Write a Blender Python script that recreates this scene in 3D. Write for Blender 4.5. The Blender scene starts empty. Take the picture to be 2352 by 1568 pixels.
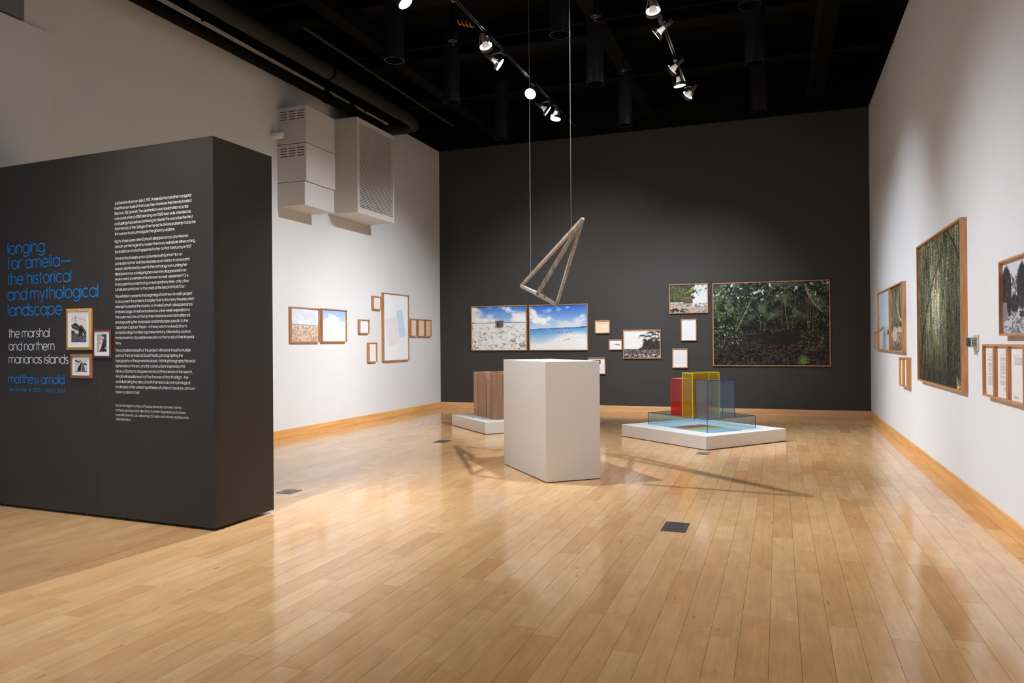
import bpy, math, random
import numpy as np
from mathutils import Vector, Matrix

SC = bpy.context.scene
COL = SC.collection
V = Vector

# ---------------------------------------------------------------- camera, world, exposure
cam_d = bpy.data.cameras.new('camera')
cam_d.lens = 26.015
cam_d.sensor_width = 36.0
cam_d.clip_end = 200
cam = bpy.data.objects.new('camera', cam_d)
COL.objects.link(cam)
psi, th, ro = 0.3466, 0.0027, -0.0075
fw = V((-math.sin(psi) * math.cos(th), math.cos(psi) * math.cos(th), math.sin(th)))
r0 = V((math.cos(psi), math.sin(psi), 0))
u0 = r0.cross(fw)
rr = math.cos(ro) * r0 + math.sin(ro) * u0
uu = -math.sin(ro) * r0 + math.cos(ro) * u0
cam.matrix_world = Matrix(((rr.x, uu.x, -fw.x, 0), (rr.y, uu.y, -fw.y, 0), (rr.z, uu.z, -fw.z, 1.15), (0, 0, 0, 1)))
SC.camera = cam
SC.view_settings.view_transform = 'Standard'
SC.view_settings.look = 'None'
SC.view_settings.gamma = 1.0
SC.view_settings.use_curve_mapping = False
SC.view_settings.exposure = 0.1
SC.cycles.transparent_max_bounces = 32
SC.cycles.max_bounces = 10
SC.cycles.sample_clamp_indirect = 4.0

world = bpy.data.worlds.new('world')
SC.world = world
world.use_nodes = True
world.node_tree.nodes['Background'].inputs[0].default_value = (0.5, 0.5, 0.55, 1)
world.node_tree.nodes['Background'].inputs[1].default_value = 0.0

LK = 1.0                       # overall lamp power
WARM = (0.928, 0.975, 1.052)

def spot(name, loc, target, power, angle, blend=1.0, size=0.06, color=WARM, parent=None):
    d = bpy.data.lights.new(name, 'SPOT')
    d.energy = power * LK
    d.spot_size = math.radians(angle)
    d.spot_blend = blend
    d.shadow_soft_size = size
    d.color = color
    o = bpy.data.objects.new(name, d)
    COL.objects.link(o)
    q = (V(target) - V(loc)).to_track_quat('-Z', 'Y')
    if parent is not None:
        o.parent = parent
        o.location = V(loc) - parent.location
    else:
        o.location = V(loc)
    o.rotation_euler = q.to_euler()
    return o

# added unseen blue fill light, tints the left end of the title wall
fd = bpy.data.lights.new('blue_fill_light', 'AREA')
fd.shape = 'RECTANGLE'; fd.size = 1.2; fd.size_y = 2.0; fd.energy = 22.0; fd.color = (0.25, 0.5, 1.0)
fo = bpy.data.objects.new('blue_fill_light', fd); COL.objects.link(fo)
fo.location = (-5.5, 1.4, 1.3)
fo.rotation_euler = (V((-5.0, 3.8, 1.2)) - V((-5.5, 1.4, 1.3))).to_track_quat('-Z', 'Y').to_euler()

# added soft fill: unseen area lights high over the camera end of the room
for gx, gp in ((-4.3, 14.0), (-2.1, 14.0), (0.1, 14.0)):
    gd = bpy.data.lights.new('overhead_fill_light', 'AREA')
    gd.shape = 'RECTANGLE'; gd.size = 1.2; gd.size_y = 1.2; gd.energy = gp; gd.color = (1.0, 0.975, 0.95)
    go = bpy.data.objects.new('overhead_fill_light', gd); COL.objects.link(go)
    go.location = (gx, 0.6, 4.5)

# ---------------------------------------------------------------- helpers
def s2l(c):
    return tuple((x / 12.92 if x <= 0.04045 else ((x + 0.055) / 1.055) ** 2.4) for x in c)

def rgb(r, g, b):
    return s2l((r / 255, g / 255, b / 255))

def mat(name, col, rough=0.5, spec=0.5, metal=0.0, noise=0.0, nscale=30.0, bump=0.0, coat=0.0):
    m = bpy.data.materials.new(name)
    m.use_nodes = True
    nt = m.node_tree
    b = nt.nodes['Principled BSDF']
    b.inputs['Roughness'].default_value = rough
    b.inputs['Specular IOR Level'].default_value = spec
    b.inputs['Metallic'].default_value = metal
    b.inputs['Coat Weight'].default_value = coat
    b.inputs['Base Color'].default_value = (*col, 1)
    if noise or bump:
        tc = nt.nodes.new('ShaderNodeTexCoord')
        n = nt.nodes.new('ShaderNodeTexNoise')
        n.inputs['Scale'].default_value = nscale
        n.inputs['Detail'].default_value = 4
        nt.links.new(tc.outputs['Object'], n.inputs['Vector'])
        if noise:
            mx = nt.nodes.new('ShaderNodeMix'); mx.data_type = 'RGBA'
            mx.inputs[6].default_value = (*[c * (1 - noise) for c in col], 1)
            mx.inputs[7].default_value = (*[min(1, c * (1 + noise)) for c in col], 1)
            nt.links.new(n.outputs['Fac'], mx.inputs[0])
            nt.links.new(mx.outputs[2], b.inputs['Base Color'])
        if bump:
            bp = nt.nodes.new('ShaderNodeBump')
            bp.inputs['Strength'].default_value = bump
            bp.inputs['Distance'].default_value = 0.002
            nt.links.new(n.outputs['Fac'], bp.inputs['Height'])
            nt.links.new(bp.outputs['Normal'], b.inputs['Normal'])
    return m

def wood(name, c1, c2, axis=2, scale=40.0, stretch=0.04, rough=0.45, coord='Object', spec=0.4, vary=0.0):
    m = bpy.data.materials.new(name)
    m.use_nodes = True
    nt = m.node_tree
    b = nt.nodes['Principled BSDF']
    b.inputs['Roughness'].default_value = rough
    b.inputs['Specular IOR Level'].default_value = spec
    tc = nt.nodes.new('ShaderNodeTexCoord')
    mp = nt.nodes.new('ShaderNodeMapping')
    sc = [scale] * 3
    sc[axis] = scale * stretch
    mp.inputs['Scale'].default_value = sc
    n = nt.nodes.new('ShaderNodeTexNoise')
    n.inputs['Scale'].default_value = 1.0
    n.inputs['Detail'].default_value = 5
    n.inputs['Distortion'].default_value = 0.6
    oi = nt.nodes.new('ShaderNodeObjectInfo')
    ad = nt.nodes.new('ShaderNodeVectorMath'); ad.operation = 'ADD'
    ml = nt.nodes.new('ShaderNodeVectorMath'); ml.operation = 'SCALE'
    ml.inputs['Scale'].default_value = 37.0
    cb = nt.nodes.new('ShaderNodeCombineXYZ')
    for i in range(3):
        nt.links.new(oi.outputs['Random'], cb.inputs[i])
    nt.links.new(cb.outputs[0], ml.inputs[0])
    nt.links.new(tc.outputs[coord], mp.inputs['Vector'])
    nt.links.new(mp.outputs['Vector'], ad.inputs[0])
    nt.links.new(ml.outputs['Vector'], ad.inputs[1])
    nt.links.new(ad.outputs['Vector'], n.inputs['Vector'])
    rp = nt.nodes.new('ShaderNodeValToRGB')
    rp.color_ramp.elements[0].position = 0.3; rp.color_ramp.elements[0].color = (*c1, 1)
    rp.color_ramp.elements[1].position = 0.72; rp.color_ramp.elements[1].color = (*c2, 1)
    nt.links.new(n.outputs['Fac'], rp.inputs['Fac'])
    if vary:
        mr = nt.nodes.new('ShaderNodeMapRange')
        mr.inputs['To Min'].default_value = 1 - vary; mr.inputs['To Max'].default_value = 1 + vary * 0.5
        nt.links.new(oi.outputs['Random'], mr.inputs['Value'])
        vs = nt.nodes.new('ShaderNodeVectorMath'); vs.operation = 'SCALE'
        nt.links.new(rp.outputs['Color'], vs.inputs[0]); nt.links.new(mr.outputs[0], vs.inputs['Scale'])
        nt.links.new(vs.outputs['Vector'], b.inputs['Base Color'])
    else:
        nt.links.new(rp.outputs['Color'], b.inputs['Base Color'])
    return m

def emit(name, col, strength):
    m = bpy.data.materials.new(name)
    m.use_nodes = True
    b = m.node_tree.nodes['Principled BSDF']
    b.inputs['Base Color'].default_value = (*col, 1)
    b.inputs['Emission Color'].default_value = (*col, 1)
    b.inputs['Emission Strength'].default_value = strength
    return m

def acrylic(name, tint, gloss=0.06, diffuse=None, dmix=0.0):
    """tinted clear sheet: passes light through in its own colour, with a fresnel sheen"""
    m = bpy.data.materials.new(name)
    m.use_nodes = True
    nt = m.node_tree
    for n in list(nt.nodes):
        if n.type != 'OUTPUT_MATERIAL':
            nt.nodes.remove(n)
    out = [n for n in nt.nodes if n.type == 'OUTPUT_MATERIAL'][0]
    t = nt.nodes.new('ShaderNodeBsdfTransparent'); t.inputs[0].default_value = (*tint, 1)
    g = nt.nodes.new('ShaderNodeBsdfGlossy'); g.inputs['Roughness'].default_value = 0.03
    g.inputs[0].default_value = (0.9, 0.9, 0.9, 1)
    fr = nt.nodes.new('ShaderNodeFresnel'); fr.inputs['IOR'].default_value = 1.45
    ge = nt.nodes.new('ShaderNodeNewGeometry')
    iv = nt.nodes.new('ShaderNodeMath'); iv.operation = 'SUBTRACT'; iv.inputs[0].default_value = 1.0
    mu = nt.nodes.new('ShaderNodeMath'); mu.operation = 'MULTIPLY'
    nt.links.new(ge.outputs['Backfacing'], iv.inputs[1])
    nt.links.new(fr.outputs[0], mu.inputs[0]); nt.links.new(iv.outputs[0], mu.inputs[1])
    mx = nt.nodes.new('ShaderNodeMixShader')
    nt.links.new(mu.outputs[0], mx.inputs[0])
    nt.links.new(t.outputs[0], mx.inputs[1])
    nt.links.new(g.outputs[0], mx.inputs[2])
    last = mx
    if diffuse is not None:
        d = nt.nodes.new('ShaderNodeBsdfDiffuse'); d.inputs[0].default_value = (*diffuse, 1)
        m2 = nt.nodes.new('ShaderNodeMixShader'); m2.inputs[0].default_value = dmix
        nt.links.new(mx.outputs[0], m2.inputs[1]); nt.links.new(d.outputs[0], m2.inputs[2])
        last = m2
    nt.links.new(last.outputs[0], out.inputs['Surface'])
    return m

class MB:
    """collects faces, then becomes one mesh object"""
    def __init__(s):
        s.v = []; s.f = []
    def add(s, verts, faces):
        o = len(s.v)
        s.v += [tuple(p) for p in verts]
        s.f += [tuple(i + o for i in f) for f in faces]
        return s
    def hexa(s, p):                       # 8 points: bottom loop 0-3 ccw, top loop 4-7
        return s.add(p, [(3, 2, 1, 0), (4, 5, 6, 7), (0, 1, 5, 4), (1, 2, 6, 5), (2, 3, 7, 6), (3, 0, 4, 7)])
    def box(s, x0, x1, y0, y1, z0, z1):
        return s.hexa([(x0, y0, z0), (x1, y0, z0), (x1, y1, z0), (x0, y1, z0), (x0, y0, z1), (x1, y0, z1), (x1, y1, z1), (x0, y1, z1)])
    def frame_box(s, o, a, b, c, la, lb, lc):   # box from corner o along unit axes a,b,c
        o = V(o); a = V(a) * la; b = V(b) * lb; c = V(c) * lc
        return s.hexa([o, o + a, o + a + b, o + b, o + c, o + a + c, o + a + b + c, o + b + c])
    def bar(s, p, q, w, h=None, up=(0, 0, 1)):
        p = V(p); q = V(q); d = (q - p).normalized(); h = h or w
        x = d.cross(V(up))
        if x.length < 1e-4:
            x = d.cross(V((1, 0, 0)))
        x.normalize(); y = x.cross(d)
        a = x * w / 2; b = y * h / 2
        return s.hexa([p - a - b, p + a - b, p + a + b, p - a + b, q - a - b, q + a - b, q + a + b, q - a + b])
    def tube(s, pts, r, n=12, caps=True):
        pts = [V(p) for p in pts]
        rs = r if isinstance(r, (list, tuple)) else [r] * len(pts)
        rings = []
        prev = None
        for i, p in enumerate(pts):
            d = (pts[min(i + 1, len(pts) - 1)] - pts[max(i - 1, 0)]).normalized()
            if prev is None:
                x = d.cross(V((0, 0, 1)))
                if x.length < 1e-3:
                    x = V((1, 0, 0))
            else:
                x = prev - d * prev.dot(d)
            x.normalize(); prev = x; y = d.cross(x)
            rings.append([p + (x * math.cos(t) + y * math.sin(t)) * rs[i] for t in [2 * math.pi * k / n for k in range(n)]])
        o = len(s.v)
        for rg in rings:
            s.v += [tuple(q) for q in rg]
        for i in range(len(rings) - 1):
            for k in range(n):
                a = o + i * n + k; b = o + i * n + (k + 1) % n
                s.f.append((a, b, b + n, a + n))
        if caps:
            s.f.append(tuple(o + k for k in range(n))[::-1])
            s.f.append(tuple(o + (len(rings) - 1) * n + k for k in range(n)))
        return s
    def build(s, name, m, parent=None, smooth=False, origin=None):
        me = bpy.data.meshes.new(name)
        off = V(origin) if origin is not None else (V(parent_world(parent)) if parent else V((0, 0, 0)))
        me.from_pydata([V(p) - off for p in s.v], [], s.f)
        me.materials.append(m)
        if smooth:
            me.polygons.foreach_set('use_smooth', [True] * len(me.polygons))
            me.set_sharp_from_angle(angle=math.radians(40))
        me.update()
        o = bpy.data.objects.new(name, me)
        COL.objects.link(o)
        if parent:
            o.parent = parent
            o.location = off - V(parent_world(parent))
        else:
            o.location = off
        return o

def parent_world(o):
    p = V((0, 0, 0))
    while o is not None:
        p += o.location
        o = o.parent
    return p

def bevel(o, w=0.004, seg=2):
    md = o.modifiers.new('bevel', 'BEVEL')
    md.width = w; md.segments = seg; md.limit_method = 'ANGLE'
    return o

def thing(name, label, cat, loc=(0, 0, 0), group=None):
    o = bpy.data.objects.new(name, None)
    COL.objects.link(o)
    o.empty_display_size = 0.1
    o.location = loc
    o['label'] = label; o['category'] = cat
    if group:
        o['group'] = group
    return o

def tag(o, label, cat, group=None):
    o['label'] = label; o['category'] = cat
    if group:
        o['group'] = group
    return o

def struct(o):
    o['kind'] = 'structure'
    return o

# ---------------------------------------------------------------- materials
M_WHITE = mat('white_wall_paint', (0.76, 0.755, 0.74), 0.6, 0.2, noise=0.02, nscale=3, bump=0.0)
M_BACK = mat('charcoal_wall_paint', (0.050, 0.047, 0.043), 0.55, 0.25, noise=0.05, nscale=4)
M_PART = mat('charcoal_panel_paint', (0.036, 0.030, 0.0235), 0.5, 0.25, noise=0.06, nscale=5)
M_BLACK = mat('black_ceiling_paint', (0.0035, 0.0034, 0.003), 0.7, 0.06)
M_BLACKGLOSS = mat('black_satin_metal', (0.010, 0.010, 0.0115), 0.28, 0.5)
M_BLACKMATTE = mat('black_void', (0.003, 0.003, 0.003), 0.9, 0.05)
M_PIPE = mat('dark_brown_pipe', (0.02, 0.017, 0.013), 0.6, 0.2)
M_PLINTH = mat('grey_white_plinth_paint', (0.77, 0.755, 0.725), 0.55, 0.25, noise=0.015, nscale=6)
M_BASE = wood('baseboard_maple', rgb(214, 154, 88), rgb(240, 186, 118), axis=1, scale=22, stretch=0.06, rough=0.4)
M_BASEX = wood('baseboard_maple_back', rgb(216, 162, 108), rgb(238, 192, 140), axis=0, scale=22, stretch=0.06, rough=0.4)
M_FRAME = wood('cherry_frame', rgb(170, 116, 74), rgb(210, 158, 112), axis=2, scale=60, stretch=0.05, rough=0.45)
M_GOLD = wood('golden_oak_frame', rgb(190, 136, 56), rgb(214, 164, 84), axis=2, scale=60, stretch=0.06, rough=0.35)
M_DKFRAME = wood('dark_walnut_frame', rgb(74, 36, 20), rgb(98, 52, 28), axis=2, scale=60, stretch=0.06, rough=0.35)
M_BROWNFRAME = wood('brown_oak_frame', rgb(140, 84, 34), rgb(166, 108, 52), axis=2, scale=60, stretch=0.06, rough=0.35)
M_MAT = mat('white_mount_board', (0.8, 0.79, 0.77), 0.7, 0.2)
M_HVAC = mat('grey_white_steel_casing', (0.66, 0.63, 0.585), 0.5, 0.3)
M_SLOT = mat('dark_vent_slot', (0.05, 0.042, 0.035), 0.8, 0.1)
M_SLAT = mat('pale_louver_slat', (0.62, 0.6, 0.56), 0.5, 0.3)
M_CABLE = mat('steel_cable', (0.16, 0.16, 0.16), 0.5, 0.3)
M_BULB = mat('white_lamp_cone', (0.75, 0.74, 0.7), 0.35, 0.5)
M_CHROME = mat('bright_reflector_rim', (0.9, 0.9, 0.9), 0.15, 0.5, metal=1.0)
M_FACE = emit('lit_lamp_face', (1.0, 0.98, 0.95), 30.0)
M_PLATE = mat('dark_bronze_plate', (0.075, 0.068, 0.058), 0.45, 0.5)
M_PLATE2 = mat('grey_brass_plate', (0.2, 0.175, 0.15), 0.4, 0.5)
M_BEIGE = mat('beige_plastic', (0.55, 0.5, 0.42), 0.5, 0.4)
M_DARKPLASTIC = mat('dark_grey_plastic', (0.06, 0.065, 0.075), 0.3, 0.5)
M_TETRA = wood('weathered_wood', rgb(112, 98, 84), rgb(178, 163, 148), axis=2, scale=40, stretch=0.15, rough=0.6)
M_BOARD = wood('walnut_board', rgb(146, 108, 82), rgb(192, 152, 122), axis=2, scale=55, stretch=0.035, rough=0.55, vary=0.28)
M_BLUE = mat('blue_vinyl', rgb(8, 134, 212), 0.5, 0.3)
M_WVINYL = mat('white_vinyl', (0.75, 0.74, 0.72), 0.5, 0.3)
M_GVINYL = mat('pale_grey_vinyl', (0.72, 0.7, 0.66), 0.5, 0.3)
M_COPPER = mat('copper_orange_cable', rgb(190, 110, 60), 0.5, 0.4)

def print_material():
    m = bpy.data.materials.new('photographic_print')
    m.use_nodes = True
    nt = m.node_tree
    b = nt.nodes['Principled BSDF']
    b.inputs['Roughness'].default_value = 0.35
    b.inputs['Specular IOR Level'].default_value = 0.25
    a = nt.nodes.new('ShaderNodeAttribute'); a.attribute_name = 'ink'
    nt.links.new(a.outputs['Color'], b.inputs['Base Color'])
    return m
M_PRINT = print_material()

def plank_material():
    m = bpy.data.materials.new('maple_plank')
    m.use_nodes = True
    nt = m.node_tree; L = nt.links.new
    b = nt.nodes['Principled BSDF']
    at = nt.nodes.new('ShaderNodeAttribute'); at.attribute_name = 'tone'
    geo = nt.nodes.new('ShaderNodeNewGeometry')
    mp = nt.nodes.new('ShaderNodeMapping'); mp.inputs['Scale'].default_value = (38, 2.6, 1)
    sc = nt.nodes.new('ShaderNodeVectorMath'); sc.operation = 'SCALE'; sc.inputs['Scale'].default_value = 91.0
    L(at.outputs['Color'], sc.inputs[0])
    ad = nt.nodes.new('ShaderNodeVectorMath'); ad.operation = 'ADD'
    L(geo.outputs['Position'], mp.inputs['Vector'])
    L(mp.outputs['Vector'], ad.inputs[0]); L(sc.outputs['Vector'], ad.inputs[1])
    n = nt.nodes.new('ShaderNodeTexNoise'); n.inputs['Scale'].default_value = 1; n.inputs['Detail'].default_value = 6; n.inputs['Distortion'].default_value = 1.2
    L(ad.outputs['Vector'], n.inputs['Vector'])
    mp2 = nt.nodes.new('ShaderNodeMapping'); mp2.inputs['Scale'].default_value = (9, 3.5, 1)
    ad2 = nt.nodes.new('ShaderNodeVectorMath'); ad2.operation = 'ADD'
    L(geo.outputs['Position'], mp2.inputs['Vector']); L(mp2.outputs['Vector'], ad2.inputs[0]); L(sc.outputs['Vector'], ad2.inputs[1])
    n2 = nt.nodes.new('ShaderNodeTexNoise'); n2.inputs['Scale'].default_value = 1; n2.inputs['Detail'].default_value = 3; n2.inputs['Distortion'].default_value = 0.8
    L(ad2.outputs['Vector'], n2.inputs['Vector'])
    sx = nt.nodes.new('ShaderNodeSeparateColor'); L(at.outputs['Color'], sx.inputs[0])
    rp = nt.nodes.new('ShaderNodeValToRGB')
    e = rp.color_ramp.elements
    e[0].position = 0.0; e[0].color = (*rgb(200, 145, 94), 1)
    e[1].position = 1.0; e[1].color = (*rgb(234, 193, 142), 1)
    k = e.new(0.25); k.color = (*rgb(215, 162, 108), 1)
    k = e.new(0.6); k.color = (*rgb(225, 178, 124), 1)
    L(sx.outputs[0], rp.inputs['Fac'])
    # grain darkens along fine streaks, cloudy figure shifts warmth
    g1 = nt.nodes.new('ShaderNodeMapRange'); g1.inputs['From Min'].default_value = 0.3; g1.inputs['From Max'].default_value = 0.7
    g1.inputs['To Min'].default_value = 0.90; g1.inputs['To Max'].default_value = 1.05
    L(n.outputs['Fac'], g1.inputs['Value'])
    g2 = nt.nodes.new('ShaderNodeMapRange'); g2.inputs['From Min'].default_value = 0.3; g2.inputs['From Max'].default_value = 0.7
    g2.inputs['To Min'].default_value = 0.90; g2.inputs['To Max'].default_value = 1.06
    L(n2.outputs['Fac'], g2.inputs['Value'])
    mu = nt.nodes.new('ShaderNodeMath'); mu.operation = 'MULTIPLY'
    L(g1.outputs[0], mu.inputs[0]); L(g2.outputs[0], mu.inputs[1])
    vm = nt.nodes.new('ShaderNodeVectorMath'); vm.operation = 'SCALE'
    L(rp.outputs['Color'], vm.inputs[0]); L(mu.outputs[0], vm.inputs['Scale'])
    # small knots and mineral streaks
    vo = nt.nodes.new('ShaderNodeTexNoise'); vo.inputs['Scale'].default_value = 1; vo.inputs['Detail'].default_value = 2
    mp3 = nt.nodes.new('ShaderNodeMapping'); mp3.inputs['Scale'].default_value = (26, 7, 1)
    ad3 = nt.nodes.new('ShaderNodeVectorMath'); ad3.operation = 'ADD'
    L(geo.outputs['Position'], mp3.inputs['Vector']); L(mp3.outputs['Vector'], ad3.inputs[0]); L(sc.outputs['Vector'], ad3.inputs[1])
    L(ad3.outputs['Vector'], vo.inputs['Vector'])
    kr = nt.nodes.new('ShaderNodeMapRange'); kr.inputs['From Min'].default_value = 0.70; kr.inputs['From Max'].default_value = 0.80
    kr.inputs['To Min'].default_value = 0.0; kr.inputs['To Max'].default_value = 0.55
    L(vo.outputs['Fac'], kr.inputs['Value'])
    mx = nt.nodes.new('ShaderNodeMix'); mx.data_type = 'RGBA'
    L(kr.outputs[0], mx.inputs[0]); L(vm.outputs['Vector'], mx.inputs[6]); mx.inputs[7].default_value = (*rgb(120, 82, 52), 1)
    L(mx.outputs[2], b.inputs['Base Color'])
    rr_ = nt.nodes.new('ShaderNodeMapRange'); rr_.inputs['To Min'].default_value = 0.09; rr_.inputs['To Max'].default_value = 0.16
    L(n2.outputs['Fac'], rr_.inputs['Value'])
    L(rr_.outputs[0], b.inputs['Roughness'])
    b.inputs['Specular IOR Level'].default_value = 0.95
    bp = nt.nodes.new('ShaderNodeBump'); bp.inputs['Strength'].default_value = 0.10; bp.inputs['Distance'].default_value = 0.001
    L(n2.outputs['Fac'], bp.inputs['Height']); L(bp.outputs['Normal'], b.inputs['Normal'])
    return m
M_PLANK = plank_material()

# ================================================================ STRUCTURE
XL, XR, YB, H, HD = -5.767, 1.277, 12.151, 4.63, 5.35
YF = -3.2

# floor: dark subfloor, the 300 planks seen largest as parts, the rest joined
floor = struct(MB().box(XL - 0.1, XR + 0.1, YF - 0.1, YB + 0.1, -0.12, -0.006).build('floor', mat('subfloor_gap', (0.09, 0.058, 0.032), 0.8, 0.1)))
PW = 0.1104
rng = random.Random(7)
plank_list = []
k0 = int(math.floor((XL + 0.045) / PW)); k1 = int(math.ceil((XR + 0.045) / PW))
for k in range(k0, k1 + 1):
    xa = max(XL, -0.045 + k * PW); xb = min(XR, -0.045 + (k + 1) * PW)
    if xb - xa < 0.01:
        continue
    y = YF - rng.random() * 0.6
    while y < YB:
        ln = rng.choice((0.32, 0.4, 0.48, 0.55, 0.62, 0.7, 0.85, 1.0)) + rng.uniform(-0.04, 0.04)
        ya, yb = max(y, YF), min(y + ln, YB)
        y += ln
        if yb - ya > 0.02:
            plank_list.append((xa, xb, ya, yb))
PD = V((-math.sin(psi), math.cos(psi)))
PR = V((math.cos(psi), math.sin(psi)))
def plank_size(p):
    cx, cy = (p[0] + p[1]) / 2, (p[2] + p[3]) / 2
    dd = cx * PD.x + cy * PD.y; ss = cx * PR.x + cy * PR.y
    if dd < 2.35 or abs(ss) > 0.71 * dd + 0.05:
        return 0.0
    if cx < -3.25 and cy > 3.8 + 0.1:
        a = (-3.29 * PR.x + 4.25 * PR.y) / (-3.29 * PD.x + 4.25 * PD.y)
        if ss / dd < a:
            return 0.0
    return (p[1] - p[0]) * (p[3] - p[2]) / dd ** 3
plank_list.sort(key=plank_size, reverse=True)
def plank_geo(p, g=0.0006, c=0.0003, d=0.006):
    xa, xb, ya, yb = p[0] + g, p[1] - g, p[2] + g * 0.8, p[3] - g * 0.8
    v = [(xa, ya, -d), (xb, ya, -d), (xb, yb, -d), (xa, yb, -d),
         (xa, ya, -c), (xb, ya, -c), (xb, yb, -c), (xa, yb, -c),
         (xa + c, ya + c, 0), (xb - c, ya + c, 0), (xb - c, yb - c, 0), (xa + c, yb - c, 0)]
    f = [(0, 1, 5, 4), (1, 2, 6, 5), (2, 3, 7, 6), (3, 0, 4, 7), (4, 5, 9, 8), (5, 6, 10, 9), (6, 7, 11, 10), (7, 4, 8, 11), (8, 9, 10, 11)]
    return v, f
def tone_attr(me, tones):
    a = me.color_attributes.new('tone', 'FLOAT_COLOR', 'POINT')
    a.data.foreach_set('color', np.asarray(tones, dtype=np.float32).ravel())
def rtone():
    t = min(1, max(0, rng.gauss(0.56, 0.125)))
    if rng.random() < 0.04:
        t *= 0.4
    return (t, rng.random(), rng.random(), 1.0)
for p in plank_list[:300]:
    v, f = plank_geo(p)
    cx, cy = (p[0] + p[1]) / 2, (p[2] + p[3]) / 2
    me = bpy.data.meshes.new('plank')
    me.from_pydata([(a - cx, b - cy, c) for a, b, c in v], [], f)
    tone_attr(me, [rtone()] * 12 if False else [t for t in [rtone()] for _ in range(12)])
    me.materials.append(M_PLANK)
    o = bpy.data.objects.new('plank', me)
    COL.objects.link(o); o.parent = floor; o.location = (cx, cy, 0)
mb = MB(); tones = []
for p in plank_list[300:]:
    v, f = plank_geo(p)
    mb.add(v, f)
    t = rtone()
    tones += [t] * 12
rest = mb.build('plank_field', M_PLANK, floor)
tone_attr(rest.data, tones)
rest['kind'] = 'stuff'

# walls
TW = 0.15
wall_back = struct(MB().box(XL - TW, XR + TW, YB, YB + TW, 0, H).build('wall_back', M_BACK))
wall_right = struct(MB().box(XR, XR + TW, YF, YB, 0, H).build('wall_right', M_WHITE))
wall_left = struct(MB().box(XL - TW, XL, YF, YB, 0, H).build('wall_left', M_WHITE))
wall_front = struct(MB().box(XL - TW, XR + TW, YF - TW, YF, 0, H).build('wall_front', M_WHITE))
# shallow wall board at the near end of the left wall
struct(MB().box(XL, XL + 0.035, YF, 4.53, 0.02, 3.78).build('trim_1', M_WHITE))
struct(MB().box(XL, XL + 0.03, YF, 4.30, 3.80, H).build('trim_2', mat('shaded_gap_grey', (0.2, 0.205, 0.21), 0.6, 0.2)))  # slab whose grey colour stands in for the shaded gap above the board
# baseboards
struct(bevel(MB().box(XL, XR, YB - 0.015, YB, 0, 0.1055).build('baseboard_back', M_BASEX), 0.003))
struct(bevel(MB().box(XL, XL + 0.015, 4.53, YB - 0.015, 0, 0.1055).build('baseboard_left', M_BASE), 0.003))
struct(bevel(MB().box(XR - 0.015, XR, YF, YB - 0.015, 0, 0.1055).build('baseboard_right', M_BASE), 0.003))

# black open ceiling: deck with skirts, joists and cross pipes
mb = MB()
mb.box(XL - TW, XR + TW, YF - TW, YB + TW, HD, HD + 0.1)
mb.box(XL - TW, XL, YF - TW, YB + TW, H, HD)
mb.box(XR, XR + TW, YF - TW, YB + TW, H, HD)
mb.box(XL, XR, YB, YB + TW, H, HD)
mb.box(XL, XR, YF - TW, YF, H, HD)
ceiling = struct(mb.build('ceiling', M_BLACK))
for y in (1.0, 2.6, 4.2, 5.8, 7.4, 9.0, 10.6):
    MB().box(XL, XR, y - 0.07, y + 0.07, 4.98, HD).box(XL, XR, y - 0.12, y + 0.12, 4.94, 4.98).build('joist', M_BLACK, ceiling)
for x in (-4.6, -1.9, 0.55):
    MB().box(x - 0.09, x + 0.09, YF, YB, 4.76, 4.93).build('girder', M_BLACK, ceiling)
for y, z in ((6.3, 4.62), (7.9, 4.66), (9.6, 4.62), (11.3, 4.66)):
    MB().tube([(XL, y, z), (XR, y, z)], 0.013, 8).build('conduit', M_BLACK, ceiling, True)
MB().tube([(0.42, YF, 4.6), (0.42, 11.2, 4.6), (0.42, 11.3, 4.7), (0.42, 11.3, 5.3)], 0.035, 10).build('conduit', M_BLACK, ceiling, True)

# ================================================================ CEILING FITTINGS
def track(x, y0, y1, label):
    t = thing('lighting_track', label, 'lighting track', (x, y0, 4.35), 'lighting tracks')
    MB().box(x - 0.018, x - 0.007, y0, y1, 4.335, 4.37).box(x + 0.007, x + 0.018, y0, y1, 4.335, 4.37).box(x - 0.018, x + 0.018, y0, y1, 4.362, 4.372).build('rail', M_BLACKGLOSS, t)
    n = max(2, int((y1 - y0) / 1.6) + 1)
    for i in range(n):
        y = y0 + 0.12 + (y1 - y0 - 0.24) * i / (n - 1)
        MB().tube([(x, y, 4.37), (x, y, HD)], 0.006, 6).build('hanger_rod', M_BLACK, t)
    return t
TA = track(-2.80, 6.25, 10.6, 'black lighting track running above the hanging wooden sculpture')
TC = track(-3.06, 0.4, 6.0, 'black lighting track near the title wall, carrying one lit lamp at its end')
TB = track(-1.07, 0.8, 10.0, 'black lighting track above the coloured acrylic boxes')

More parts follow.
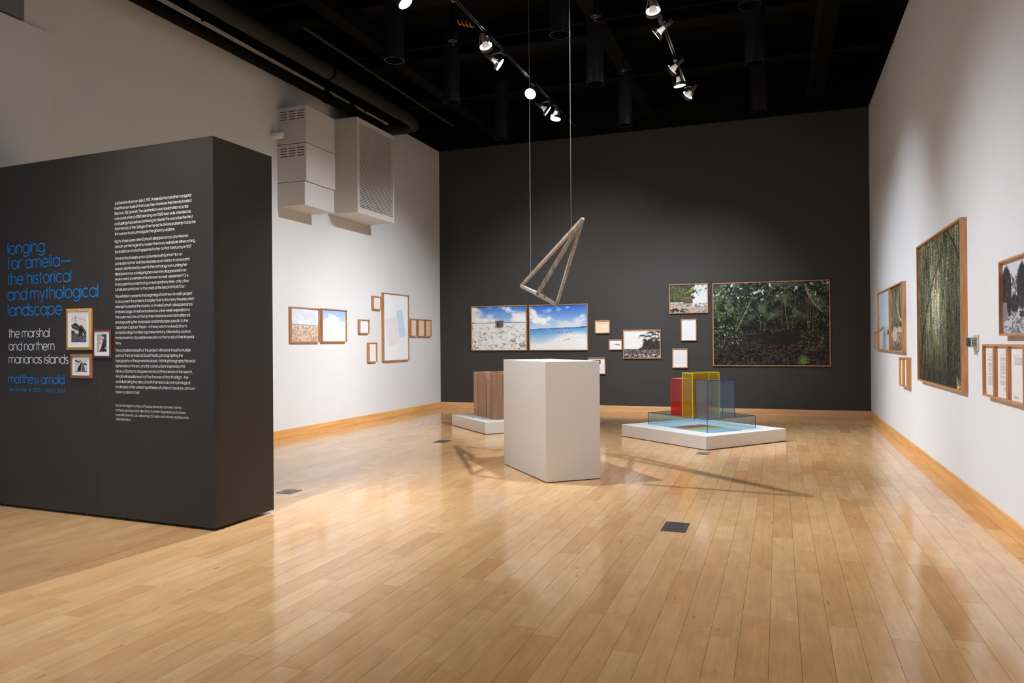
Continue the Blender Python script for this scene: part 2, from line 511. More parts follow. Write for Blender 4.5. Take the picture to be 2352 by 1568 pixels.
def lamp(tx, c, target, label, power, angle, size=0.06, color=None):
    c = V(c); ax = (V(target) - c).normalized()
    t = thing('track_lamp', label, 'lamp', (tx, c.y, 4.335), 'track lamps')
    MB().box(tx - 0.02, tx + 0.02, c.y - 0.06, c.y + 0.06, 4.295, 4.334).build('track_adapter', M_BLACKGLOSS, t)
    back = c - ax * 0.15
    MB().tube([(tx, c.y, 4.31), (tx + (back.x - tx) * 0.3, c.y + (back.y - c.y) * 0.5, (4.31 + back.z) / 2 + 0.02), back], 0.007, 8).build('arm', M_BLACKGLOSS, t, True)
    MB().tube([c - ax * 0.20, c - ax * 0.19, c - ax * 0.10], [0.020, 0.027, 0.027], 16).build('socket', M_BLACKGLOSS, t, True)
    MB().tube([c - ax * 0.11, c - ax * 0.07, c - ax * 0.035, c - ax * 0.008], [0.020, 0.024, 0.038, 0.050], 20).build('bulb_cone', M_BULB, t, True)
    bulb = t.children[-1]
    # gimbal ring
    n = 24
    x = ax.cross(V((0, 0, 1)))
    x = x.normalized() if x.length > 1e-3 else V((1, 0, 0))
    y = ax.cross(x)
    def ring(r, off):
        return [c + ax * off + (x * math.cos(2 * math.pi * k / n) + y * math.sin(2 * math.pi * k / n)) * r for k in range(n)]
    mb = MB()
    loops = [ring(0.066, -0.030), ring(0.072, -0.030), ring(0.072, 0.004), ring(0.066, 0.004)]
    vs = [p for l in loops for p in l]
    fs = []
    for l in range(4):
        for k in range(n):
            fs.append((l * n + k, l * n + (k + 1) % n, ((l + 1) % 4) * n + (k + 1) % n, ((l + 1) % 4) * n + k))
    mb.add(vs, fs).build('gimbal_ring', M_BLACKGLOSS, t, True)
    # yoke joining ring and socket
    MB().bar(c + x * 0.071 - ax * 0.02, c + x * 0.03 - ax * 0.16, 0.006).bar(c - x * 0.071 - ax * 0.02, c - x * 0.03 - ax * 0.16, 0.006).build('yoke', M_BLACKGLOSS, t)
    MB().tube([c - ax * 0.008, c + ax * 0.0, c + ax * 0.004], [0.064, 0.065, 0.045], 24).build('lamp_face', M_FACE, bulb, True)
    if power:
        spot('lamp_beam', c + ax * 0.012, target, power, angle, 1.0, size, color or WARM, t)
    return t

LW = XL + 0.03
lamp(-3.06, (-3.10, 5.86, 4.18), (-0.3, 6.0, 0.0), 'lit track lamp at the top edge of the photo, nearest the camera', 660, 84, size=0.035)
lamp(-2.80, (-2.81, 7.08, 4.19), (-3.1, 12.1, 1.25), 'track lamp seen from behind, upper left of the twin cables', 680, 58)
lamp(-2.80, (-2.84, 7.54, 4.19), (1.2, 9.0, 1.0), 'lit track lamp just below the backward facing one, left of the cables', 840, 58, color=(0.88, 0.97, 1.11))
lamp(-2.80, (-2.83, 8.56, 4.19), (-2.9, 3.5, 0.0), 'brightest round track lamp, right beside the left cable', 1500, 32)
lamp(-2.80, (-2.83, 9.28, 4.19), (1.2, 10.9, 1.0), 'tilted lit track lamp between the two cables, upper of the pair', 560, 52, color=(0.88, 0.97, 1.11))
lamp(-2.80, (-2.746, 9.354, 4.10), (-3.1, 8.7, 0.1), 'lit track lamp farthest along the left track, lowest in the photo', 300, 50)
lamp(-1.07, (-1.07, 6.88, 4.19), (-1.3, 12.1, 1.2), 'track lamp seen from behind at the top of the right track', 800, 44)
lamp(-1.07, (-1.12, 7.36, 4.19), (XL, 7.9, 0.95), 'lit track lamp tilted left, second on the right track', 720, 58)
lamp(-1.07, (-1.13, 8.42, 4.19), (XL, 10.1, 0.95), 'thin slanted lit track lamp, third on the right track', 800, 56)
lamp(-1.07, (-1.055, 8.665, 4.10), (-0.45, 9.0, 0.0), 'bright downward track lamp above the coloured acrylic boxes', 480, 70)
lamp(-1.07, (-1.06, 9.37, 4.19), (-4.6, 12.1, 1.2), 'dark backed track lamp at the far end of the right track', 200, 50)
lamp(-1.07, (-0.86, 5.90, 4.25), (-3.6, 6.8, 0.0), 'track lamp above the frame, pointed at the left white wall', 650, 84, size=0.035)
lamp(-3.06, (-2.95, 1.75, 4.20), (-3.80, 3.72, 1.6), 'track lamp above the frame, pointed at the title wall', 285, 50, color=(1.04, 0.97, 0.86))
lamp(-3.06, (-2.98, 4.30, 4.20), (1.2, 5.6, 0.9), 'track lamp above the frame, pointed at the right wall nearest the camera', 500, 56, color=(0.88, 0.97, 1.11))
lamp(-3.06, (-3.06, 2.90, 4.16), (-2.4, 5.0, 0.0), 'added fill lamp above the frame, pointed down at the pedestal front', 70, 100, size=0.12)  # unseen lamp added as fill for the pedestal faces
lamp(-1.07, (-1.07, 4.60, 4.16), (0.1, 3.2, 0.0), 'added fill lamp above the frame, pointed down at the foreground floor', 170, 80, size=0.12)  # added out of view to fill the near floor with light

lamp(-3.06, (-3.30, 3.00, 4.16), (-4.0, 2.8, 0.0), 'added fill lamp above the frame, pointed down at the floor before the title wall', 330, 72, size=0.12)  # extra unseen lamp, added to lift the floor before the partition

def downlight(x, y, label):
    t = thing('cylinder_downlight', label, 'ceiling light', (x, y, 4.1), 'black cylinder downlights')
    MB().tube([(x, y, 4.1), (x, y, 4.93)], 0.1, 28, caps=False).build('housing', M_BLACKGLOSS, t, True)
    MB().tube([(x, y, 4.16), (x, y, 4.45)], [0.097, 0.05], 24).build('baffle', M_BLACK, t, True)
    n = 28
    vs = []; fs = []
    for l, (r, z) in enumerate(((0.100, 4.105), (0.1025, 4.105), (0.1025, 4.098), (0.096, 4.098))):
        vs += [(x + r * math.cos(2 * math.pi * k / n), y + r * math.sin(2 * math.pi * k / n), z) for k in range(n)]
    for l in range(4):
        for k in range(n):
            fs.append((l * n + k, l * n + (k + 1) % n, ((l + 1) % 4) * n + (k + 1) % n, ((l + 1) % 4) * n + k))
    MB().add(vs, fs).build('trim_ring', M_BLACKGLOSS, t, True)
    MB().tube([(x, y, 4.93), (x, y, HD)], 0.012, 8).build('stem', M_BLACK, t)
for i, where in enumerate(('nearest', 'middle', 'farthest')):
    for x, row in ((-3.74, 'left row, over the grey wall units'), (-1.95, 'middle row, between the two lamp tracks'), (-0.22, 'right row, over the large forest photograph')):
        downlight(x, (6.82, 8.26, 9.98)[i], 'black cylinder downlight, %s of the %s' % (where, row))

for x, y, lb in ((-3.41, 7.563, 'small sprinkler head on the ceiling left of the left track'), (-1.77, 7.52, 'small sprinkler head on the ceiling between the two tracks, nearer one'), (-1.80, 9.13, 'small sprinkler head on the ceiling between the two tracks, farther one')):
    t = thing('sprinkler_head', lb, 'sprinkler', (x, y, 4.5), 'ceiling sprinklers')
    MB().tube([(x, y, 4.53), (x, y, HD)], 0.012, 8).build('drop_pipe', M_BLACK, t)
    MB().tube([(x, y, 4.545), (x, y, 4.535)], [0.05, 0.055], 16).build('escutcheon', M_BLACKGLOSS, t, True)
    MB().tube([(x, y, 4.535), (x, y, 4.50), (x, y, 4.495)], [0.008, 0.008, 0.018], 12).build('deflector', M_CHROME, t, True)

for nm, pts, lb in (('cable_coil', [(-3.10, 6.82, 4.62), (-2.96, 6.85, 4.66)], 'coil of copper coloured cable at the top edge of the ceiling'), ('cable_coil', [(-3.22, 7.25, 4.60), (-3.06, 7.31, 4.56)], 'coil of copper coloured cable beside the left track')):
    a, b_ = V(pts[0]), V(pts[1])
    hp = []
    for i in range(49):
        t_ = i / 48; an = t_ * 2 * math.pi * 4
        hp.append(a.lerp(b_, t_) + V((0, math.cos(an) * 0.025, math.sin(an) * 0.025)))
    o = MB().tube(hp, 0.007, 6).build(nm, M_COPPER, None, True, origin=a)
    tag(o, lb, 'cable', 'copper cable coils')
    mbx = MB().tube([hp[0], (a.x, a.y, 4.95)], 0.006, 6)
    mbx.build('hanger_wire', M_BLACK, o)

# pipes along the top of the left wall
t = thing('ceiling_pipe', 'black pipe with rounded end running beside the top of left wall', 'pipe', (-5.45, YF, 4.28))
MB().tube([(-5.45, YF, 4.275), (-5.45, 9.50, 4.335), (-5.45, 9.58, 4.338), (-5.45, 9.62, 4.340)], [0.062, 0.062, 0.05, 0.02], 16).build('pipe_run', M_BLACK, t, True)
for y in (2.0, 5.0, 8.15, 8.75):
    z = 4.275 + (y - YF) * 0.06 / 12.7
    MB().box(-5.47, -5.43, y - 0.03, y + 0.03, z + 0.05, HD).tube([(-5.45, y - 0.03, z), (-5.45, y + 0.03, z)], 0.072, 16).build('pipe_hanger', M_BLACK, t)
t = thing('ceiling_duct', 'thick dark brown pipe bending to the left wall beside the louvred unit', 'pipe', (-5.05, YF, 4.44))
MB().tube([(-5.05, YF, 4.33), (-5.05, 9.55, 4.43), (-5.07, 9.8, 4.43), (-5.14, 9.95, 4.43), (-5.3, 10.02, 4.43), (-5.767, 10.02, 4.43)], 0.085, 18).build('duct_run', M_PIPE, t, True)
MB().tube([(-5.767, 10.02, 4.43), (-5.745, 10.02, 4.43)], 0.12, 18).build('wall_flange', M_BLACK, t, True)
for y in (1.5, 4.8, 7.6):
    z = 4.33 + (y - YF) * 0.1 / 12.75
    MB().box(-5.06, -5.04, y - 0.02, y + 0.02, z + 0.08, HD).tube([(-5.05, y - 0.02, z), (-5.05, y + 0.02, z)], 0.092, 18).build('pipe_hanger', M_BLACK, t)
t = thing('ceiling_rail', 'thin bare rail under the ceiling between left wall and downlights', 'rail', (-4.69, 6.6, 4.5))
MB().box(-4.705, -4.675, 6.6, 10.4, 4.49, 4.51).build('rail', M_PIPE, t)
for y in (6.8, 8.5, 10.2):
    MB().tube([(-4.69, y, 4.51), (-4.69, y, HD)], 0.006, 6).build('hanger_rod', M_BLACK, t)

# ================================================================ WALL UNITS ON THE LEFT WALL
t = thing('vented_wall_unit', 'grey white three piece vented unit high on left wall', 'wall unit', (XL, 7.86, 2.85))
d = 0.41
covers = {}
for z0, z1, dd, yy, nm in ((3.602, 4.05, d, 7.56, 'upper_cover'), (3.135, 3.594, d + 0.006, 7.555, 'middle_cover'), (2.845, 3.129, d - 0.012, 7.55, 'lower_cover')):
    covers[nm] = bevel(MB().box(XL, XL + dd, yy, 8.175, z0, z1).build(nm, M_HVAC, t), 0.004)
MB().box(XL, XL + d - 0.02, 7.575, 8.165, 2.86, 4.04).build('inner_casing', M_SLOT, t)
sm = None
for zt, yy, cv in ((3.995, 7.56, covers['upper_cover']), (3.545, 7.555, covers['middle_cover'])):
    for c in range(3):
        for r in range(4):
            x0 = XL + 0.045 + c * 0.122
            z = zt - r * 0.032
            o = MB().box(0, 0.095, -0.0015, 0.002, -0.0045, 0.0045)
            if sm is None:
                ob = o.build('vent_slot', M_SLOT, cv, origin=V((0, 0, 0))); sm = ob.data
            else:
                ob = bpy.data.objects.new('vent_slot', sm); COL.objects.link(ob); ob.parent = cv
            ob.location = V((x0, yy, z)) - parent_world(cv)
t = thing('louvred_wall_unit', 'grey white wall unit with wide louvred front beside the vented one', 'wall unit', (XL, 9.1, 2.92))
d2, ya, yb, za, zb = 0.47, 8.62, 9.62, 2.925, 4.205
MB().box(XL, XL + d2 - 0.03, ya, yb, za, zb).build('casing', M_HVAC, t)
mb = MB()
f0, f1 = XL + d2 - 0.03, XL + d2
mb.box(f0, f1, ya, ya + 0.055, za, zb).box(f0, f1, yb - 0.03, yb, za, zb).box(f0, f1, ya + 0.055, yb - 0.03, zb - 0.055, zb).box(f0, f1, ya + 0.055, yb - 0.03, za, za + 0.07)
ffr = mb.build('front_frame', M_HVAC, t)
MB().box(f0 - 0.002, f0 + 0.002, ya + 0.055, yb - 0.03, za + 0.07, zb - 0.055).build('grille_back', M_SLOT, t)
sm = None; ns = 54
for i in range(ns):
    z = za + 0.078 + (zb - 0.062 - za - 0.078) * i / (ns - 1)
    if sm is None:
        w_ = yb - 0.03 - ya - 0.055
        o = MB().box(0.008, 0.018, 0, w_, -0.0062, 0.0062)
        ob = o.build('louvre_slat', M_SLAT, ffr, origin=V((0, 0, 0))); sm = ob.data
    else:
        ob = bpy.data.objects.new('louvre_slat', sm); COL.objects.link(ob); ob.parent = ffr
    ob.location = V((f0 + 0.006, ya + 0.055, z)) - parent_world(ffr)
for y in (ya + 0.36, ya + 0.66):
    MB().box(f0 + 0.024, f1 + 0.001, y - 0.003, y + 0.003, za + 0.07, zb - 0.055).build('mullion', M_SLAT, ffr)
t = thing('smoke_sounder', 'small white barrel shaped sounder on left wall beside vented unit', 'alarm', (XL, 7.46, 3.66))
MB().tube([(XL, 7.46, 3.69), (XL + 0.02, 7.46, 3.69)], 0.052, 20).build('mounting_base', M_MAT, t, True)
MB().tube([(XL + 0.02, 7.46, 3.69), (XL + 0.03, 7.46, 3.69), (XL + 0.125, 7.46, 3.69), (XL + 0.15, 7.46, 3.69), (XL + 0.158, 7.46, 3.69)], [0.04, 0.047, 0.047, 0.037, 0.015], 20).build('sounder_body', M_MAT, t, True)

# ================================================================ PLINTHS, PEDESTAL, FLOOR PLATES
def rect_block(name, F, angR, lenR, angL, lenL, z0, z1, m, parent=None, bw=0.003):
    F = V(F); a = V((math.cos(math.radians(angR)), math.sin(math.radians(angR)), 0)) * lenR
    b = V((math.cos(math.radians(angL)), math.sin(math.radians(angL)), 0)) * lenL
    p = [F, F + a, F + a + b, F + b]
    o = MB().hexa([V((q.x, q.y, z0)) for q in p] + [V((q.x, q.y, z1)) for q in p]).build(name, m, parent, origin=None if parent else V((F.x, F.y, 0)))
    return bevel(o, bw)
ped = rect_block('pedestal', (-1.810, 5.818, 0), 40.3, 0.497, 130.1, 1.033, 0.006, 0.998, M_PLINTH)
tag(ped, 'tall plain grey white pedestal standing alone in the middle of the floor', 'pedestal')
rect_block('plinth_base', (-1.810 + 0.01, 5.818 + 0.012, 0), 40.3, 0.477, 130.1, 1.013, 0, 0.007, M_BLACKMATTE, ped)
plr = rect_block('plinth', (-0.738, 8.083, 0), 51.5, 1.29, 139.8, 1.43, 0.006, 0.147, M_PLINTH)
tag(plr, 'low wide grey white plinth under the coloured acrylic boxes', 'plinth')
rect_block('plinth_base', (-0.738, 8.10, 0), 51.5, 1.27, 139.8, 1.41, 0, 0.007, M_BLACKMATTE, plr)
pll = rect_block('plinth', (-3.509, 8.694, 0), 45.2, 1.22, 134.6, 1.22, 0.006, 0.153, M_PLINTH)
tag(pll, 'low grey white plinth under the wooden board box, partly behind pedestal', 'plinth')
rect_block('plinth_base', (-3.509, 8.71, 0), 45.2, 1.20, 134.6, 1.20, 0, 0.007, M_BLACKMATTE, pll)

def floor_plate(x0, x1, y0, y1, m, label):
    t = thing('floor_outlet', label, 'floor outlet', ((x0 + x1) / 2, (y0 + y1) / 2, 0), 'floor outlet covers')
    bevel(MB().box(x0, x1, y0, y1, 0, 0.004).build('cover_plate', m, t), 0.0015)
    cx, cy = (x0 + x1) / 2, (y0 + y1) / 2
    w, l = (x1 - x0), (y1 - y0)
    mb = MB()
    for sx in (-1, 1):
        mb.box(cx + sx * w * 0.3 - 0.003, cx + sx * w * 0.3 + 0.003, cy - l * 0.3, cy + l * 0.3, 0.004, 0.0055)
    for sy in (-1, 1):
        mb.box(cx - w * 0.3, cx + w * 0.3, cy + sy * l * 0.3 - 0.003, cy + sy * l * 0.3 + 0.003, 0.004, 0.0055)
    mb.build('raised_rim', m, t)
    for sy in (-1, 1):
        MB().box(cx - w * 0.22, cx + w * 0.22, cy + sy * l * 0.13 - l * 0.09, cy + sy * l * 0.13 + l * 0.09, 0.004, 0.0052).build('hinged_flap', m, t)
floor_plate(-0.692, -0.543, 4.557, 4.794, M_PLATE, 'large dark floor outlet cover alone in the foreground floor')
floor_plate(-3.695, -3.564, 4.795, 4.947, M_PLATE2, 'grey floor outlet cover near the title wall corner')
floor_plate(-3.830, -3.671, 7.832, 8.058, M_PLATE, 'dark floor outlet cover left of the wooden box plinth')
floor_plate(-0.812, -0.687, 7.779, 7.945, M_PLATE2, 'small floor outlet cover at the front corner of acrylic plinth')

# ================================================================ HANGING SCULPTURE
ap, bl, mm, br = V((-1.501, 5.882, 2.163)), V((-2.407, 6.942, 1.719)), V((-1.918, 5.959, 1.569)), V((-2.019, 6.863, 1.52))
t = thing('hanging_sculpture', 'pyramid of weathered wooden bars hanging on two thin cables', 'sculpture', tuple((ap + bl + mm + br) / 4))
for a, b_, w in ((ap, bl, 0.027), (ap, mm, 0.025), (ap, br, 0.027), (bl, mm, 0.025), (mm, br, 0.025), (bl, br, 0.025)):
    bevel(MB().bar(a, b_, w, 0.028).build('bar', M_TETRA, t), 0.002, 1)
for c in ((-2.24, 6.746, 1.801), (-1.647, 6.053, 2.092)):
    MB().tube([c, (c[0], c[1], HD)], 0.0019, 6).build('suspension_cable', M_CABLE, t, True)
    MB().tube([(c[0], c[1], c[2] + 0.01), (c[0], c[1], c[2] + 0.04)], 0.005, 8).build('cable_clamp', M_CABLE, t, True)

# ================================================================ WOODEN BOARD BOX
L_, F1, F2 = V((-4.028, 9.577, 0)), V((-3.537, 9.045, 0)), V((-3.47, 9.029, 0))
t = thing('board_box', 'open topped box of vertical brown wooden boards on low plinth', 'sculpture', (-3.49, 9.56, 0.153))
dL = (L_ - F1).normalized(); dR = V((math.cos(math.radians(45)), math.sin(math.radians(45)), 0))
R_ = F2 + dR * 0.73
cc = V((-3.49, 9.56, 0))
Rb = R_ + V((0.03, 0.06, 0)); Bk = L_ + dR * 0.70
Bk2 = Bk + V((0.06, 0.01, 0))
Lb = L_ + V((0.02, 0.06, 0))
brng = random.Random(5)
Z0, Z1 = 0.153, 0.757
def board_wall(a, b_, fr, notch=None):
    a = V(a); b_ = V(b_); dv = (b_ - a); ln = dv.length; dv.normalize()
    nrm = V((dv.y, -dv.x, 0))
    if (cc - a).dot(nrm) > 0:
        nrm = -nrm
    for i in range(len(fr) - 1):
        p = a + dv * (ln * fr[i] + 0.0022); q = a + dv * (ln * fr[i + 1] - 0.0022)
        off = brng.choice((0.0, 0.003, 0.008, -0.004))
        o1 = nrm * off; o2 = nrm * (off - 0.03)
        z1 = Z1 - (0.085 if notch is not None and i == notch else 0) + brng.uniform(-0.002, 0.002)
        lo = [p + o1, q + o1, q + o2, p + o2]
        ob = MB().hexa([V((v.x, v.y, Z0)) for v in lo] + [V((v.x, v.y, z1)) for v in lo]).build('board', M_BOARD, t)
        bevel(ob, 0.0015, 1)
board_wall(L_, F1, (0, 0.21, 0.345, 0.555, 0.65, 0.835, 1), notch=4)
board_wall(F1, F2, (0, 1))
board_wall(F2, R_, (0, 0.16, 0.3, 0.46, 0.6, 0.8, 1))
board_wall(R_, Rb, (0, 1))
board_wall(Lb, L_, (0, 1))
board_wall(Bk, Lb, (0, 0.2, 0.35, 0.55, 0.7, 0.85, 1))
board_wall(Rb, Bk2, (0, 0.18, 0.4, 0.55, 0.75, 1))
board_wall(Bk2, Bk, (0, 1))

# ================================================================ ACRYLIC BOXES
def acrylic_box(name, label, F, angR, lenR, angL, lenL, z0, z1, m, me, th_=0.006, group=None, es=0.007):
    F = V(F)
    a = V((math.cos(math.radians(angR)), math.sin(math.radians(angR)), 0))
    b = V((math.cos(math.radians(angL)), math.sin(math.radians(angL)), 0))
    up = V((0, 0, 1)); hh = z1 - z0
    t = thing(name, label, 'acrylic box', (F.x, F.y, z0), group)
    F = V((F.x, F.y, z0))
    g = es
    MB().frame_box(F + a * g, a, b, up, lenR - 2 * g, th_, hh - g).build('side_panel', m, t)
    MB().frame_box(F + a * g + b * (lenL - th_), a, b, up, lenR - 2 * g, th_, hh - g).build('side_panel', m, t)
    MB().frame_box(F + b * g, a, b, up, th_, lenL - 2 * g, hh - g).build('side_panel', m, t)
    MB().frame_box(F + b * g + a * (lenR - th_), a, b, up, th_, lenL - 2 * g, hh - g).build('side_panel', m, t)
    MB().frame_box(F + a * g + b * g + up * (hh - th_), a, b, up, lenR - 2 * g, lenL - 2 * g, th_).build('top_panel', m, t)
    for i, j in ((0, 0), (1, 0), (0, 1), (1, 1)):
        MB().frame_box(F + a * (lenR - es) * i + b * (lenL - es) * j, a, b, up, es, es, hh).build('corner_edge', me, t)
    for i in (0, 1):
        MB().frame_box(F + a * es + b * (lenL - es) * i + up * (hh - es), a, b, up, lenR - 2 * es, es, es).build('top_edge', me, t)
        MB().frame_box(F + b * es + a * (lenR - es) * i + up * (hh - es), a, b, up, es, lenL - 2 * es, es).build('top_edge', me, t)
    return t
A_BLUE = acrylic('blue_tinted_acrylic', (0.84, 0.945, 0.995), diffuse=(0.45, 0.6, 0.7), dmix=0.02)
A_BLUE2 = acrylic('deep_blue_tinted_acrylic', (0.80, 0.885, 0.955), diffuse=(0.30, 0.42, 0.58), dmix=0.05)
A_RED = acrylic('red_acrylic', (0.88, 0.16, 0.13), diffuse=(1.0, 0.07, 0.04), dmix=0.14)
A_YEL = acrylic('yellow_acrylic', (0.95, 0.86, 0.12), diffuse=(1.0, 0.92, 0.02), dmix=0.085)
E_BLUE = acrylic('blue_acrylic_edge', (0.22, 0.36, 0.62), diffuse=(0.03, 0.06, 0.18), dmix=0.5)
E_RED = acrylic('red_acrylic_edge', (0.9, 0.2, 0.15), diffuse=(0.95, 0.07, 0.04), dmix=0.85)
E_YEL = acrylic('yellow_acrylic_edge', (0.95, 0.8, 0.1), diffuse=(1.0, 0.82, 0.03), dmix=0.85)
acrylic_box('low_acrylic_box', 'wide low clear blue acrylic box on the white plinth', (-0.756, 8.418, 0), 52.2, 0.80, 138.2, 1.028, 0.147, 0.294, A_BLUE, E_BLUE, es=0.006)
Y_ = V((-0.932, 8.61, 0)); uL = V((math.cos(math.radians(139)), math.sin(math.radians(139)), 0))
acrylic_box('upright_acrylic_box', 'tallest yellow acrylic box, between the red and blue ones', Y_, 50, 0.425, 139, 0.172, 0.294, 0.80, A_YEL, E_YEL, group='upright acrylic boxes')
acrylic_box('upright_acrylic_box', 'upright red acrylic box, left of the yellow one', Y_ + uL * 0.178, 50, 0.43, 139, 0.19, 0.294, 0.727, A_RED, E_RED, group='upright acrylic boxes')
acrylic_box('upright_acrylic_box', 'upright dark blue acrylic box, right of the yellow one', Y_ - uL * 0.241, 50, 0.42, 139, 0.192, 0.294, 0.725, A_BLUE2, E_BLUE, group='upright acrylic boxes', es=0.006)

# thermostat on the right wall
t = thing('thermostat', 'small beige thermostat box on right wall beside the tall forest photograph', 'thermostat', (XR, 5.88, 1.09))
MB().box(XR - 0.008, XR, 5.80, 5.93, 1.075, 1.185).build('wall_plate', M_BEIGE, t)
hs = bevel(MB().box(XR - 0.042, XR - 0.008, 5.835, 5.915, 1.10, 1.17).build('housing', M_BEIGE, t), 0.004)
bevel(MB().box(XR - 0.056, XR - 0.042, 5.84, 5.912, 1.106, 1.165).build('front_cover', M_DARKPLASTIC, t), 0.004)
for i in range(5):
    MB().box(XR - 0.038, XR - 0.012, 5.833, 5.836, 1.112 + i * 0.011, 1.116 + i * 0.011).build('grille_slot', M_DARKPLASTIC, hs)
MB().box(XR - 0.02, XR - 0.002, 5.84, 5.86, 1.05, 1.10).build('lock_tab', M_BEIGE, t)

# ================================================================ PAINTED PRINTS (pigment per vertex of each print sheet)
def grids(h, w, cy, cx, r):
    g = r.random((cy + 2, cx + 2))
    yy = np.linspace(0, cy, h); xx = np.linspace(0, cx, w)
    y0 = yy.astype(int); x0 = xx.astype(int)
    fy = (yy - y0)[:, None]; fx = (xx - x0)[None, :]
    fy = fy * fy * (3 - 2 * fy); fx = fx * fx * (3 - 2 * fx)
    a = g[np.ix_(y0, x0)]; b = g[np.ix_(y0, x0 + 1)]; c = g[np.ix_(y0 + 1, x0)]; d = g[np.ix_(y0 + 1, x0 + 1)]
    return (a * (1 - fx) + b * fx) * (1 - fy) + (c * (1 - fx) + d * fx) * fy
def fbm(h, w, cy, cx, octs=4, seed=0, gain=0.55):
    r = np.random.default_rng(seed)
    o = np.zeros((h, w)); amp = 1; tot = 0
    for i in range(octs):
        o += amp * grids(h, w, max(1, int(cy * 2 ** i)), max(1, int(cx * 2 ** i)), r); tot += amp; amp *= gain
    return o / tot
def C(*c):
    return np.array(c, float) / 255
def blend(img, mask, col):
    mask = np.clip(mask, 0, 1)[..., None]
    img[:] = img * (1 - mask) + np.asarray(col) * mask
def sstep(a, b, x):
    t = np.clip((x - a) / (b - a), 0, 1)
    return t * t * (3 - 2 * t)
def canvas(w, h, col=(255, 255, 255)):
    return np.ones((h, w, 3)) * C(*col)
def yx(img):
    h, w = img.shape[:2]
    return np.mgrid[0:h, 0:w][0] / (h - 1), np.mgrid[0:h, 0:w][1] / (w - 1)
def ell(img, cx, cy, rx, ry, ang, col, a=1.0):
    h, w = img.shape[:2]
    r = max(rx, ry) + 1.5
    x0, x1, y0, y1 = int(max(0, cx - r)), int(min(w, cx + r + 1)), int(max(0, cy - r)), int(min(h, cy + r + 1))
    if x0 >= x1 or y0 >= y1:
        return
    Y, X = np.mgrid[y0:y1, x0:x1]
    dx, dy = X - cx, Y - cy
    c, s = math.cos(ang), math.sin(ang)
    q = np.sqrt(((dx * c + dy * s) / max(rx, .4)) ** 2 + ((-dx * s + dy * c) / max(ry, .4)) ** 2)
    m = np.clip((1.15 - q) * max(1.5, min(rx, ry)), 0, 1) * a
    img[y0:y1, x0:x1] = img[y0:y1, x0:x1] * (1 - m[..., None]) + np.asarray(col) * m[..., None]
def stroke(img, pts, w0, w1, col, a=1.0):
    pts = [np.array(p, float) for p in pts]
    L = sum(np.linalg.norm(pts[i + 1] - pts[i]) for i in range(len(pts) - 1))
    n = max(2, int(L / max(0.7, min(w0, w1) * 0.6)))
    cum = np.cumsum([0] + [np.linalg.norm(pts[i + 1] - pts[i]) for i in range(len(pts) - 1)])
    for k in range(n + 1):
        d = L * k / n
        i = min(len(pts) - 2, max(0, int(np.searchsorted(cum, d) - 1)))
        t = (d - cum[i]) / max(1e-6, cum[i + 1] - cum[i])
        p = pts[i] * (1 - t) + pts[i + 1] * t
        w = w0 + (w1 - w0) * k / n
        ell(img, p[0], p[1], w / 2, w / 2, 0, col, a)
def rect(img, x0, y0, x1, y1, col, a=1.0):
    h, w = img.shape[:2]
    x0, x1, y0, y1 = [int(round(v)) for v in (x0 * w, x1 * w, y0 * h, y1 * h)]
    img[max(0, y0):y1, max(0, x0):x1] = img[max(0, y0):y1, max(0, x0):x1] * (1 - a) + np.asarray(col) * a
def poly(img, pts, col, a=1.0):
    h, w = img.shape[:2]
    Y, X = yx(img)
    m = np.ones((h, w), bool)
    n = len(pts)
    for i in range(n):
        (xa, ya), (xb, yb) = pts[i], pts[(i + 1) % n]
        m &= ((xb - xa) * (Y - ya) - (yb - ya) * (X - xa)) >= 0
    blend(img, m * a, col)
def leaves(img, n, region, size, cols, seed, a=(0.5, 0.95)):
    r = np.random.default_rng(seed)
    h, w = img.shape[:2]
    k = 0
    while k < n:
        x, y = r.random(), r.random()
        if r.random() > region(x, y):
            k += 0.25
            continue
        s = r.uniform(*size)
        c = cols[r.integers(len(cols))] * r.uniform(0.7, 1.15)
        ell(img, x * w, y * h, s, s * r.uniform(0.35, 0.7), r.uniform(0, 3.14), np.clip(c, 0, 1), r.uniform(*a))
        k += 1
def palm(img, x, y, r_, n, col, seed, droop=0.6, wd=1.6):
    g = np.random.default_rng(seed)
    for i in range(n):
        an = g.uniform(math.pi * 0.95, math.pi * 2.05)
        L = r_ * g.uniform(0.7, 1.1)
        p = []
        for k in range(6):
            t = k / 5
            p.append((x + math.cos(an) * L * t, y + math.sin(an) * L * t + droop * L * t * t))
        stroke(img, p, wd * 1.5, wd * 0.5, col * g.uniform(0.6, 1.3), 0.85)
def sky(img, y1, top, low, cloud=0.55, seed=1, sharp=0.12, shade=(225, 230, 238)):
    h, w = img.shape[:2]
    Y, X = yx(img)
    base = C(*top) + (C(*low) - C(*top)) * np.clip(Y / y1, 0, 1)[..., None]
    n = fbm(h, w, 4, 3, 5, seed)
    dens = n + 0.28 * (Y / y1 - 0.5)
    m = sstep(cloud - sharp, cloud + sharp, dens)
    sh = fbm(h, w, 6, 6, 4, seed + 5)[..., None]
    cl = C(*shade) + (C(254, 254, 255) - C(*shade)) * sstep(0.35, 0.6, sh)
    full = base * (1 - m[..., None]) + cl * m[..., None]
    k = (Y < y1)[..., None]
    img[:] = np.where(k, full, img)

